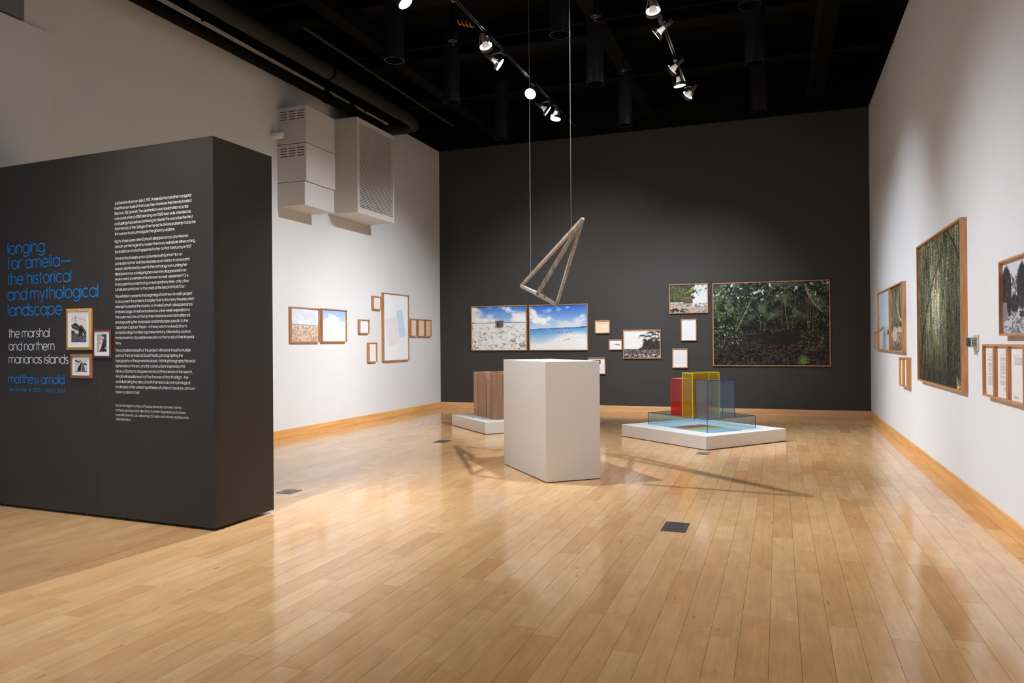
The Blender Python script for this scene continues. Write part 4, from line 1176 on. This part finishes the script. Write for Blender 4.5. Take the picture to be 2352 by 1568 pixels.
def print_sheet(name, o, right, up, w, h, img, parent, gain=0.92):
    ny, nx = img.shape[:2]
    o = np.array(o, float); right = np.array(right, float); up = np.array(up, float)
    off = np.array(parent_world(parent))
    gx, gy = np.meshgrid(np.linspace(0, w, nx), np.linspace(h, 0, ny))
    P = o + gx[..., None] * right + gy[..., None] * up - off
    me = bpy.data.meshes.new(name)
    idx = np.arange(nx * ny).reshape(ny, nx)
    q = np.stack([idx[1:, :-1], idx[1:, 1:], idx[:-1, 1:], idx[:-1, :-1]], -1).reshape(-1, 4)
    nf = len(q)
    me.vertices.add(nx * ny); me.vertices.foreach_set('co', P.astype(np.float32).ravel())
    me.loops.add(nf * 4); me.loops.foreach_set('vertex_index', q.astype(np.int32).ravel())
    me.polygons.add(nf); me.polygons.foreach_set('loop_start', np.arange(0, nf * 4, 4, dtype=np.int32))
    me.polygons.foreach_set('loop_total', np.full(nf, 4, dtype=np.int32))
    me.update(calc_edges=True)
    a = me.color_attributes.new('ink', 'FLOAT_COLOR', 'POINT')
    rgba = np.ones((ny, nx, 4), np.float32); rgba[..., :3] = s2l_arr(img) * gain
    a.data.foreach_set('color', rgba.ravel())
    me.materials.append(M_PRINT)
    ob = bpy.data.objects.new(name, me); COL.objects.link(ob); ob.parent = parent
    return ob

def framed(name, label, cat, O, right, out, u0, u1, z0, z1, img, group, rail=0.0125, depth=0.045, recess=0.02, m=None, mount=None, proud=0.0, gain=0.97):
    """O: any point of the wall plane with z=0; right: to the viewer's right; out: off the wall; u measured along right from O"""
    m = m or M_FRAME
    O = V(O); right = V(right); out = V(out); up = V((0, 0, 1))
    P = lambda u, z, d: O + right * u + up * z + out * d
    t = thing(name, label, cat, tuple(P((u0 + u1) / 2, (z0 + z1) / 2, 0)), group)
    c_out = [(u0, z0), (u1, z0), (u1, z1), (u0, z1)]
    c_in = [(u0 + rail, z0 + rail), (u1 - rail, z0 + rail), (u1 - rail, z1 - rail), (u0 + rail, z1 - rail)]
    for i in range(4):
        j = (i + 1) % 4
        a, b, c, d = c_out[i], c_out[j], c_in[j], c_in[i]
        pr = proud
        MB().hexa([P(*a, 0), P(*b, 0), P(*c, 0), P(*d, 0), P(*a, depth - pr), P(*b, depth - pr), P(*c, depth), P(*d, depth)]).build('frame_rail', m, t)
    dz = depth - recess
    MB().frame_box(P(u0 + rail * 0.5, z0 + rail * 0.5, 0.002), right, up, out, u1 - u0 - rail, z1 - z0 - rail, dz - 0.006).build('backing_board', M_MAT, t)
    iw, ih = u1 - u0 - 2 * rail, z1 - z0 - 2 * rail
    if mount:
        l, r_, b_, t_ = mount
        MB().frame_box(P(u0 + rail * 0.9, z0 + rail * 0.9, dz - 0.004), right, up, out, iw + rail * 0.2, ih + rail * 0.2, 0.004).build('mount_board', M_MAT, t)
        mbd = t.children[-1]
        print_sheet('print', P(u0 + rail + l, z0 + rail + b_, dz + 0.001), right, up, iw - l - r_, ih - b_ - t_, img, mbd, gain)
    else:
        print_sheet('print', P(u0 + rail * 0.9, z0 + rail * 0.9, dz), right, up, iw + rail * 0.2, ih + rail * 0.2, img, t, gain)
    return t

# ---- left wall: right = +y
oL, rL, nL = (XL, 0, 0), (0, 1, 0), (1, 0, 0)
gP, gD = 'framed photographs', 'small framed documents'
framed('framed_photograph', 'framed photograph of brown pebble beach under pale sky', 'picture', oL, rL, nL, 7.747, 8.359, 1.183, 1.632, paint_pebbles(), gP)
framed('framed_photograph', 'framed photograph of white cloud over pale sand, right of pebble beach', 'picture', oL, rL, nL, 8.414, 9.011, 1.188, 1.638, paint_cumulus(), gP)
framed('framed_document', 'small framed pink document touching the tall white print at upper left', 'picture', oL, rL, nL, 9.744, 9.983, 1.679, 1.881, paint_doc(48, 44, (248, 236, 230), (190, 180, 184), 9, 0.15, 0.9, 1), gD)
framed('framed_document', 'small framed blank white sheet between cloud photograph and tall white print', 'picture', oL, rL, nL, 9.357, 9.622, 1.312, 1.519, paint_doc(48, 40, (244, 243, 246), (232, 230, 234), 5, 0.2, 0.8, 2, False), gD)
framed('framed_document', 'small framed pale pink document below left of tall white print', 'picture', oL, rL, nL, 9.608, 9.843, 0.887, 1.181, paint_doc(44, 54, (250, 236, 228), (236, 222, 216), 6, 0.2, 0.6, 3, False), gD)
framed('framed_print', 'tall framed white print with slanted pale pink and blue shapes', 'picture', oL, rL, nL, 10.046, 10.876, 0.889, 1.953, paint_planes(), gP, gain=1.0)
for i, (a, b, pc) in enumerate(((10.942, 11.163, (246, 226, 204)), (11.206, 11.454, (248, 222, 200)), (11.477, 11.706, (238, 214, 182)))):
    framed('framed_document', ('small framed cream document, first right of the tall white print', 'small framed cream document, middle of three right of the white print', 'small framed cream document nearest the dark wall corner, last of three')[i], 'picture', oL, rL, nL, a, b, 1.280, 1.575, paint_doc(40, 52, pc, (196, 166, 140), 10, 0.15, 0.88, 20 + i), gD)
# ---- back wall: right = +x
oB, rB, nB = (0, YB, 0), (1, 0, 0), (0, -1, 0)
framed('framed_photograph', 'framed photograph of small concrete bunker on white rocky beach', 'picture', oB, rB, nB, -5.144, -4.101, 1.028, 1.814, paint_bunker(), gP)
framed('framed_photograph', 'framed photograph of calm blue lagoon under clouds, below hanging sculpture', 'picture', oB, rB, nB, -4.059, -3.021, 1.026, 1.810, paint_lagoon(), gP)
framed('framed_document', 'small framed cream document right of the lagoon photograph on dark wall', 'picture', oB, rB, nB, -2.898, -2.647, 1.308, 1.526, paint_doc(50, 44, (250, 226, 198), (170, 130, 110), 4, 0.12, 0.26, 5), gD, mount=None)
framed('framed_drawing', 'small framed grey ship drawing left of the palm photograph', 'picture', oB, rB, nB, -2.665, -2.441, 1.030, 1.204, paint_ship(), gD, mount=(0.008, 0.008, 0.008, 0.008))
framed('framed_photograph', 'framed black and white photograph of palms on rocky shore', 'picture', oB, rB, nB, -2.423, -1.811, 0.888, 1.359, paint_palms(), gP)
framed('framed_document', 'framed clipping half hidden behind the pedestal corner on dark wall', 'picture', oB, rB, nB, -3.026, -2.726, 0.629, 0.903, paint_clipping(), gD)
framed('framed_photograph', 'framed photograph of hanging trees and stump on bright shore', 'picture', oB, rB, nB, -1.669, -1.060, 1.613, 2.085, paint_shore(), gP)
framed('framed_document', 'framed white sheet below the shore photograph, upper of two', 'picture', oB, rB, nB, -1.485, -1.240, 1.171, 1.524, paint_doc(46, 64, (246, 246, 247), (214, 214, 220), 7, 0.3, 0.9, 6, True, 0.2, 0.8, 0.4), gD)
framed('framed_document', 'framed white sheet just above the red acrylic box, lower of two', 'picture', oB, rB, nB, -1.626, -1.382, 0.736, 1.049, paint_doc(46, 58, (240, 240, 243), (206, 208, 216), 5, 0.35, 0.8, 7, False, 0.15, 0.85, 0.4), gD)
framed('framed_photograph', 'largest framed photograph, dark jungle pool on the dark wall', 'picture', oB, rB, nB, -0.990, 0.726, 0.770, 2.079, paint_forest(), gP, gain=1.5)
# ---- right wall: viewer's right = -y
oR, rR, nR = (XR, 0, 0), (0, -1, 0), (-1, 0, 0)
framed('framed_document', 'narrow framed sheet nearest the dark wall on the right wall', 'picture', oR, rR, nR, -11.277, -10.985, 1.035, 1.276, paint_doc(40, 40, (244, 222, 206), (90, 80, 84), 6, 0.5, 0.8, 8, True, 0.3, 0.6), gD)
framed('framed_photograph', 'framed photograph of pale sky and white pier on the right wall', 'picture', oR, rR, nR, -10.924, -9.839, 1.028, 1.784, paint_pier(), gP)
framed('framed_photograph', 'framed photograph of jungle roots above sandy bank, right of the pier', 'picture', oR, rR, nR, -9.803, -8.852, 1.024, 1.784, paint_bank(), gP, gain=1.25)
framed('framed_document', 'small framed cream document below the roots photograph, farther of two', 'picture', oR, rR, nR, -9.072, -8.829, 0.659, 0.968, paint_doc(44, 56, (254, 236, 206), (160, 130, 100), 11, 0.15, 0.9, 9), gD)
framed('framed_document', 'small framed cream document below the roots photograph, nearer of two', 'picture', oR, rR, nR, -8.809, -8.558, 0.659, 0.972, paint_doc(44, 56, (252, 232, 200), (160, 130, 100), 12, 0.15, 0.9, 10), gD)
framed('framed_photograph', 'tallest framed photograph on right wall, hanging green brown jungle roots', 'picture', oR, rR, nR, -7.929, -6.122, 0.772, 2.037, paint_roots(), gP, gain=1.15)
framed('framed_photograph', 'framed black and white photograph of old trees at right edge', 'picture', oR, rR, nR, -5.139, -4.30, 1.173, 1.615, paint_old_trees(), gP)
for i, (a, b, pr_) in enumerate(((-5.532, -5.268, [(0.19, 0.21, 0.3, 0.7), (0.24, 0.29, 0.2, 0.8), (0.33, 0.43, 0.2, 0.8), (0.46, 0.53, 0.2, 0.8), (0.56, 0.60, 0.2, 0.8), (0.63, 0.82, 0.2, 0.8)]),
                                 (-5.262, -4.985, [(0.19, 0.27, 0.2, 0.85), (0.30, 0.34, 0.2, 0.85), (0.37, 0.55, 0.2, 0.85), (0.58, 0.65, 0.2, 0.85), (0.68, 0.78, 0.2, 0.85), (0.81, 0.9, 0.5, 0.85)]),
                                 (-4.980, -4.676, [(0.18, 0.31, 0.22, 0.9)]), (-4.670, -4.37, [(0.18, 0.6, 0.2, 0.85)]))):
    framed('framed_letter', ('framed typed letter nearest the thermostat, first of the row', 'framed typed letter with the fullest page, second from thermostat', 'framed typed letter with only one short paragraph, third from thermostat', 'framed typed letter cut by the right edge of the photo')[i], 'picture', oR, rR, nR, a, b, 0.792, 1.124, paint_letter(pr_, seed=30 + i, torn=(i == 2)), gD, mount=(0.012, 0.012, 0.012, 0.012))

# ================================================================ TITLE WALL (free standing partition) AND ITS LETTERING
PF = V((-3.294, 3.685, 0)); PRt = V((-3.288, 4.243, 0))
pa = math.radians(177.2)
pe = V((math.cos(pa), math.sin(pa), 0))           # along the front face, away from the corner
pr_ = -pe                                          # viewer's right
pn = V((pe.y, -pe.x, 0))                           # towards the viewer
if pn.y > 0:
    pn = -pn
PLEN = 2.40
t = thing('display_partition', 'free standing charcoal title wall with blue and white lettering', 'partition', tuple(PF))
PART = t
PT, PB = 2.452, 0.018
pb = -pn
S0 = 1.0305
def pquad(a, b, back, z0, z1, name, m):
    p0 = PF + pe * a; p1 = PF + pe * b
    lo = [p1, p0, p0 + back, p1 + back]
    return MB().hexa([V((q.x, q.y, z0)) for q in lo] + [V((q.x, q.y, z1)) for q in lo]).build(name, m, t)
inset = pb * 0.012
pquad(0.0, S0 - 0.0008, pb * 0.012, PB, PT, 'front_panel', M_PART)
pquad(S0 + 0.0008, PLEN, pb * 0.012, PB, PT, 'front_panel', M_PART)
# core body
thick = PRt - PF
lo = [PF + pe * PLEN + inset, PF + pe * 0.0125 + inset, PRt + pe * 0.0125 - pb * 0.001, PRt + pe * PLEN]
MB().hexa([V((q.x, q.y, PB + 0.001)) for q in lo] + [V((q.x, q.y, PT - 0.001)) for q in lo]).build('core', M_PART, t)
# end face: narrow corner strip and main panel
ed = thick.normalized(); el = thick.length
def equad(a, b, name):
    p0 = PF + ed * a; p1 = PF + ed * b
    lo = [p0 + pe * 0.012, p0, p1, p1 + pe * 0.012]
    MB().hexa([V((q.x, q.y, PB)) for q in lo[::-1]] + [V((q.x, q.y, PT)) for q in lo[::-1]]).build(name, M_PART, t)
equad(0.0125, 0.035, 'corner_strip')
equad(0.0362, el, 'end_panel')
for a in (0.03, 0.75, 1.10, 1.95, 2.3):
    for s in (0.03, 0.5):
        c = PF + pe * (a + 0.06) + ed * s
        MB().tube([(c.x, c.y, 0), (c.x, c.y, 0.004), (c.x, c.y, 0.0185)], [0.014, 0.014, 0.005], 12).build('levelling_foot', M_DARKPLASTIC, t, True)
for z, s in ((2.36, 0.51), (0.13, 0.07), (0.13, 0.51), (2.30, 0.07)):
    c = PF + ed * s - pe * 0.001
    MB().tube([c, c - pe * 0.002], 0.004, 10).build('screw_cap', M_BLACKMATTE, t)

# --- geometric single-stroke alphabet (x height 1)
def A(cx, cy, rx, ry, a0, a1):
    return ('a', cx, cy, rx, ry, a0, a1)
def Ln(*p):
    return ('l',) + p
O_ = A(.5, .5, .5, .5, 0, 360)
G = {
 'a': (1.0, [O_, Ln(1, 0, 1, 1)]), 'b': (1.0, [O_, Ln(0, 0, 0, 1.42)]), 'c': (.86, [A(.5, .5, .5, .5, 45, 315)]),
 'd': (1.0, [O_, Ln(1, 0, 1, 1.42)]), 'e': (1.0, [Ln(0, .5, 1, .5), A(.5, .5, .5, .5, 0, 318)]),
 'f': (.42, [Ln(.16, 0, .16, 1.15), A(.4, 1.15, .24, .25, 180, 95), Ln(0, 1, .42, 1)]),
 'g': (1.0, [O_, Ln(1, 1, 1, 0), A(.5, 0, .5, .4, 0, -150)]), 'h': (.8, [Ln(0, 0, 0, 1.42), A(.4, .6, .4, .4, 180, 0), Ln(.8, .6, .8, 0)]),
 'i': (.06, [Ln(.03, 0, .03, 1), Ln(.03, 1.26, .03, 1.36)]), 'j': (.2, [Ln(.15, 1, .15, -.2), A(-.05, -.2, .2, .2, 0, -80), Ln(.15, 1.26, .15, 1.36)]),
 'k': (.7, [Ln(0, 0, 0, 1.42), Ln(.62, 1, 0, .42), Ln(.2, .6, .68, 0)]), 'l': (.06, [Ln(.03, 0, .03, 1.42)]),
 'm': (1.3, [Ln(0, 0, 0, 1), A(.325, .66, .325, .34, 180, 0), Ln(.65, .66, .65, 0), A(.975, .66, .325, .34, 180, 0), Ln(1.3, .66, 1.3, 0)]),
 'n': (.8, [Ln(0, 0, 0, 1), A(.4, .6, .4, .4, 180, 0), Ln(.8, .6, .8, 0)]), 'o': (1.0, [O_]),
 'p': (1.0, [O_, Ln(0, -.4, 0, 1)]), 'q': (1.0, [O_, Ln(1, -.4, 1, 1)]), 'r': (.42, [Ln(0, 0, 0, 1), A(.42, .56, .42, .44, 180, 90)]),
 's': (.56, [A(.28, .75, .26, .25, 30, 270), A(.28, .25, .28, .25, 90, -150)]), 't': (.42, [Ln(.18, 0, .18, 1.32), Ln(0, 1, .42, 1)]),
 'u': (.8, [Ln(0, 1, 0, .4), A(.4, .4, .4, .4, 180, 360), Ln(.8, 0, .8, 1)]), 'v': (.8, [Ln(0, 1, .4, 0, .8, 1)]),
 'w': (1.2, [Ln(0, 1, .3, 0, .6, 1, .9, 0, 1.2, 1)]), 'x': (.76, [Ln(0, 0, .76, 1), Ln(0, 1, .76, 0)]), 'y': (.8, [Ln(0, 1, .42, .05), Ln(.8, 1, .24, -.4)]),
 'z': (.7, [Ln(0, 1, .7, 1, 0, 0, .7, 0)]),
 'A': (1.1, [Ln(0, 0, .55, 1.36, 1.1, 0), Ln(.2, .45, .9, .45)]), 'B': (.8, [Ln(0, 0, 0, 1.36, .4, 1.36), A(.42, 1.02, .32, .34, 90, -90), Ln(0, .68, .45, .68), A(.45, .34, .36, .34, 90, -90), Ln(.45, 0, 0, 0)]),
 'C': (1.2, [A(.68, .68, .68, .68, 48, 312)]), 'D': (1.05, [Ln(0, 0, 0, 1.36, .4, 1.36), A(.4, .68, .65, .68, 90, -90), Ln(.4, 0, 0, 0)]),
 'E': (.7, [Ln(.7, 0, 0, 0, 0, 1.36, .7, 1.36), Ln(0, .7, .66, .7)]), 'F': (.66, [Ln(0, 0, 0, 1.36, .66, 1.36), Ln(0, .7, .6, .7)]),
 'G': (1.36, [A(.68, .68, .68, .68, 48, 360), Ln(1.36, .68, .72, .68)]), 'H': (.95, [Ln(0, 0, 0, 1.36), Ln(.95, 0, .95, 1.36), Ln(0, .7, .95, .7)]),
 'I': (.06, [Ln(.03, 0, .03, 1.36)]), 'J': (.6, [Ln(.58, 1.36, .58, .3), A(.3, .3, .28, .3, 0, -180)]), 'K': (.9, [Ln(0, 0, 0, 1.36), Ln(.8, 1.36, 0, .56), Ln(.25, .8, .9, 0)]),
 'L': (.6, [Ln(0, 1.36, 0, 0, .6, 0)]), 'M': (1.2, [Ln(0, 0, .06, 1.36, .6, .1, 1.14, 1.36, 1.2, 0)]), 'N': (.98, [Ln(0, 0, 0, 1.36, .98, 0, .98, 1.36)]),
 'O': (1.36, [A(.68, .68, .68, .68, 0, 360)]), 'P': (.76, [Ln(0, 0, 0, 1.36, .4, 1.36), A(.4, 1.0, .36, .36, 90, -90), Ln(.4, .64, 0, .64)]),
 'R': (.8, [Ln(0, 0, 0, 1.36, .4, 1.36), A(.4, 1.0, .36, .36, 90, -90), Ln(.4, .64, 0, .64), Ln(.36, .64, .8, 0)]),
 'S': (.72, [A(.36, 1.02, .33, .34, 25, 270), A(.36, .34, .36, .34, 90, -155)]), 'T': (.7, [Ln(.35, 0, .35, 1.36), Ln(0, 1.36, .7, 1.36)]),
 'U': (.86, [Ln(0, 1.36, 0, .43), A(.43, .43, .43, .43, 180, 360), Ln(.86, .43, .86, 1.36)]), 'V': (1.0, [Ln(0, 1.36, .5, 0, 1, 1.36)]), 'W': (1.5, [Ln(0, 1.36, .38, 0, .75, 1.36, 1.12, 0, 1.5, 1.36)]),
 'Y': (.9, [Ln(0, 1.36, .45, .6, .9, 1.36), Ln(.45, .6, .45, 0)]),
 '0': (.8, [A(.4, .68, .4, .68, 0, 360)]), '1': (.36, [Ln(.02, 1.1, .3, 1.36, .3, 0)]), '2': (.76, [A(.38, .98, .36, .38, 170, -30), Ln(.69, .79, 0, 0, .76, 0)]),
 '3': (.76, [A(.38, 1.02, .32, .34, 165, -90), A(.38, .34, .38, .34, 90, -165)]), '4': (.8, [Ln(.56, 0, .56, 1.36, 0, .36, .8, .36)]),
 '5': (.76, [Ln(.66, 1.36, .2, 1.36, .1, .76), A(.36, .44, .4, .44, 130, -160)]), '6': (.8, [A(.4, .42, .4, .42, 0, 360), Ln(.06, .58, .5, 1.36)]),
 '7': (.74, [Ln(0, 1.36, .74, 1.36, .22, 0)]), '8': (.76, [A(.38, 1.02, .3, .34, 0, 360), A(.38, .34, .38, .34, 0, 360)]), '9': (.8, [A(.4, .94, .4, .42, 0, 360), Ln(.74, .78, .3, 0)]),
 '.': (.1, [Ln(.05, 0, .05, .1)]), ',': (.12, [Ln(.1, .1, .02, -.2)]), "'": (.08, [Ln(.05, 1.36, .03, 1.1)]), '"': (.24, [Ln(.05, 1.36, .03, 1.1), Ln(.2, 1.36, .18, 1.1)]),
 '-': (.4, [Ln(.02, .5, .38, .5)]), '~': (1.5, [Ln(0, .5, 1.5, .5)]), '?': (.66, [A(.33, 1.04, .32, .32, 170, -60), Ln(.49, .76, .33, .6, .33, .34), Ln(.33, 0, .33, .1)]),
}
def glyph_lines(ch, step):
    adv, ss = G[ch]
    out = []
    for s in ss:
        if s[0] == 'l':
            out.append([(s[i], s[i + 1]) for i in range(1, len(s), 2)])
        else:
            _, cx, cy, rx, ry, a0, a1 = s
            n = max(3, int(abs(a1 - a0) / step))
            out.append([(cx + rx * math.cos(math.radians(a0 + (a1 - a0) * k / n)), cy + ry * math.sin(math.radians(a0 + (a1 - a0) * k / n))) for k in range(n + 1)])
    return adv, out
def text_lines(mb, txt, u0, u1, zb, xh, sw, step=24, gap=0.17, space=0.34, lift=0.0012):
    """letters on the front face; u measured from the corner, decreasing to the right; stretched to end at u1"""
    adv = 0; items = []
    for i, ch in enumerate(txt):
        if ch == ' ':
            adv += space; continue
        a, ls = glyph_lines(ch, step)
        items.append((adv, ls)); adv += a + gap
    adv -= gap
    sx = (u0 - u1) / adv
    for off, ls in items:
        for pl in ls:
            pts = [((off + x) * sx, y * xh) for x, y in pl]
            n = len(pts)
            closed = math.hypot(pts[0][0] - pts[-1][0], pts[0][1] - pts[-1][1]) < 1e-6
            L_, R_2 = [], []
            for i in range(n):
                if closed:
                    pv, nx = pts[(i - 1) % (n - 1)], pts[(i + 1) % (n - 1)]
                else:
                    pv, nx = pts[max(0, i - 1)], pts[min(n - 1, i + 1)]
                d1 = V((pts[i][0] - pv[0], pts[i][1] - pv[1])); d2 = V((nx[0] - pts[i][0], nx[1] - pts[i][1]))
                if d1.length < 1e-9: d1 = d2
                if d2.length < 1e-9: d2 = d1
                d1 = d1.normalized(); d2 = d2.normalized()
                m_ = V((-(d1.y + d2.y), d1.x + d2.x))
                if m_.length < 1e-3:
                    m_ = V((-d1.y, d1.x))
                m_.normalize()
                k = min(2.2, 1 / max(0.3, m_.dot(V((-d1.y, d1.x)))))
                ex = V((0, 0))
                if not closed and i == 0: ex = -d1 * sw * 0.0
                L_.append((pts[i][0] + m_.x * sw / 2 * k, pts[i][1] + m_.y * sw / 2 * k)); R_2.append((pts[i][0] - m_.x * sw / 2 * k, pts[i][1] - m_.y * sw / 2 * k))
            vs = []
            for (a, b), (c, d) in zip(L_, R_2):
                for (x, y) in ((a, b), (c, d)):
                    q = PF + pe * (u0 - x) + pn * lift
                    vs.append((q.x, q.y, zb + y))
            mb.add(vs, [(2 * i, 2 * i + 1, 2 * i + 3, 2 * i + 2) for i in range(n - 1)])
def lettering(name, m, rows, xh, sw, **k):
    mb = MB()
    for txt, u0, u1, z in rows:
        text_lines(mb, txt, u0, u1, z, xh, sw, **k)
    return mb.build(name, m, t)
lettering('title_lettering', M_BLUE, [('longing', 1.928, 1.538, 1.818), ('for amelia~', 1.929, 1.273, 1.710), ('the historical', 1.929, 1.273, 1.598), ('and mythological', 1.930, 1.012, 1.487), ('landscape', 1.930, 1.366, 1.375)], 0.0600, 0.0072, step=15, gap=0.2, space=0.42)
lettering('subtitle_lettering', M_WVINYL, [('the marshal', 1.922, 1.493, 1.220), ('and northern', 1.922, 1.445, 1.128), ('marianas islands', 1.922, 1.305, 1.035)], 0.0440, 0.0060, step=18, gap=0.2, space=0.4)
lettering('artist_lettering', M_BLUE, [('matthew arnold', 1.924, 1.347, 0.893)], 0.0435, 0.0054, step=18, gap=0.2, space=0.4)
lettering('date_lettering', M_BLUE, [('december 4, 2020 - may 1, 2021', 1.924, 1.346, 0.836)], 0.0175, 0.0024, step=24, gap=0.22, space=0.5)
BODY = [
 (2.091, 1.887, [("Just before dawn on July 2, 1937, Amelia Earhart and her navigator", .175), ("Fred Noonan took off from Lae, New Guinea in their heavily loaded", .178), ("Electra L-10E aircraft. The destination was Howland Island, a flat", .202), ("narrow bit of land, 6500 feet long and 1600 feet wide, intended as", .182), ("a refueling stop before continuing to Hawaii. This was to be the third", .170), ("from the last of the 32 legs of her heroic but ill-fated attempt to be the", .143), ("first woman to circumnavigate the globe by airplane.", .317)]),
 (1.838, 1.769, [("Eighty-three years after Earhart's disappearance, only theories", .206), ("remain, yet her legend survives in the many individuals still searching", .151), ("for evidence of what happened to her on that fateful day in 1937", .180)]),
 (1.724, 1.519, [("What is it that keeps us so captivated with Earhart? Is it an", .258), ("admiration for her bold fearlessness as an aviator in an era and", .197), ("industry dominated by men? Is the mythology surrounding her", .216), ("disappearance so intriguing because she disappeared in an", .224), ("environment so remote and unknown to most westerners? Or is", .207), ("it because it occurred during an extraordinary time - only a few", .204), ("tumultuous years prior to the onset of the Second World War.", .234)]),
 (1.473, 1.165, [("This exhibition presents the beginning of Matthew Arnold's project", .175), ("to document the environs that play host to the many theories which", .160), ("attempt to resolve the mystery of Amelia Earhart's disappearance.", .170), ("In this first stage, Arnold embarked on a five-week expedition to", .196), ("the outer-reaches of the Northern Mariana and Marshall Islands", .193), ("photographing the seascapes and landscapes specific to the", .211), ('"Japanese Capture" theory - a theory which involves Earhart\'s', .221), ("forced landing in fortified Japanese territory, followed by capture,", .187), ("imprisonment and possible execution at the hands of their Imperial", .164), ("Navy.", .796)]),
 (1.116, 0.840, [("The complete breadth of this project will involve travel to multiple", .191), ("parts of the Central and South Pacific, photographing the", .256), ("topography of these remote places. With his photographs, historical", .155), ('ephemera of the era, and his "constructions" inspired by the', .237), ("history of Earhart's disappearance and the science of the search,", .179), ("Arnold will visualize each of the theories of that final flight - the", .212), ("work illustrating the idea of both the historical and mythological", .198), ("landscape of the varied hypotheses of a historic heroine's unknown", .159), ("fate in a distant land.", .634)]),
]
for z0, z1, rows in BODY:
    n = len(rows)
    lettering('paragraph_lettering', M_GVINYL, [(r[0], 0.850, r[1], z0 + (z1 - z0) * i / (n - 1)) for i, r in enumerate(rows)], 0.0130, 0.0025, step=36, gap=0.16, space=0.34)
lettering('credit_lettering', M_GVINYL, [("Archival images courtesy of Purdue University Libraries, Karnes", .853, .271, .752), ("Archives and Special Collections, Southern Appalachian Archives,", .853, .233, .721), ("Mars Hill University, as well as the U.S. National Archives and Records", .853, .212, .690), ("Administration.", .853, .712, .661)], 0.0112, 0.0019, step=45, gap=0.16, space=0.34)

# three small frames on the title wall: right along -pe
oP = tuple(PF)
gA = 'archive photographs on the title wall'
framed('framed_archive_photograph', 'gold framed archive photograph of plane wreck on title wall', 'picture', oP, tuple(pr_), tuple(pn), -1.312, -1.067, 1.129, 1.410, paint_wreck(), gA, rail=0.018, depth=0.016, recess=0.006, m=M_GOLD, mount=(0.034, 0.028, 0.035, 0.027), proud=0.006)
framed('framed_archive_photograph', 'dark framed archive portrait of aviator in cap on title wall', 'picture', oP, tuple(pr_), tuple(pn), -1.052, -0.878, 1.073, 1.267, paint_pilot(), gA, rail=0.014, depth=0.016, recess=0.006, m=M_DKFRAME, mount=(0.024, 0.030, 0.029, 0.021), proud=0.003)
framed('framed_archive_photograph', 'brown framed archive photograph of two people, lowest on title wall', 'picture', oP, tuple(pr_), tuple(pn), -1.271, -1.062, 0.937, 1.100, paint_pair(), gA, rail=0.018, depth=0.016, recess=0.006, m=M_BROWNFRAME, mount=(0.028, 0.028, 0.025, 0.019), proud=0.004)
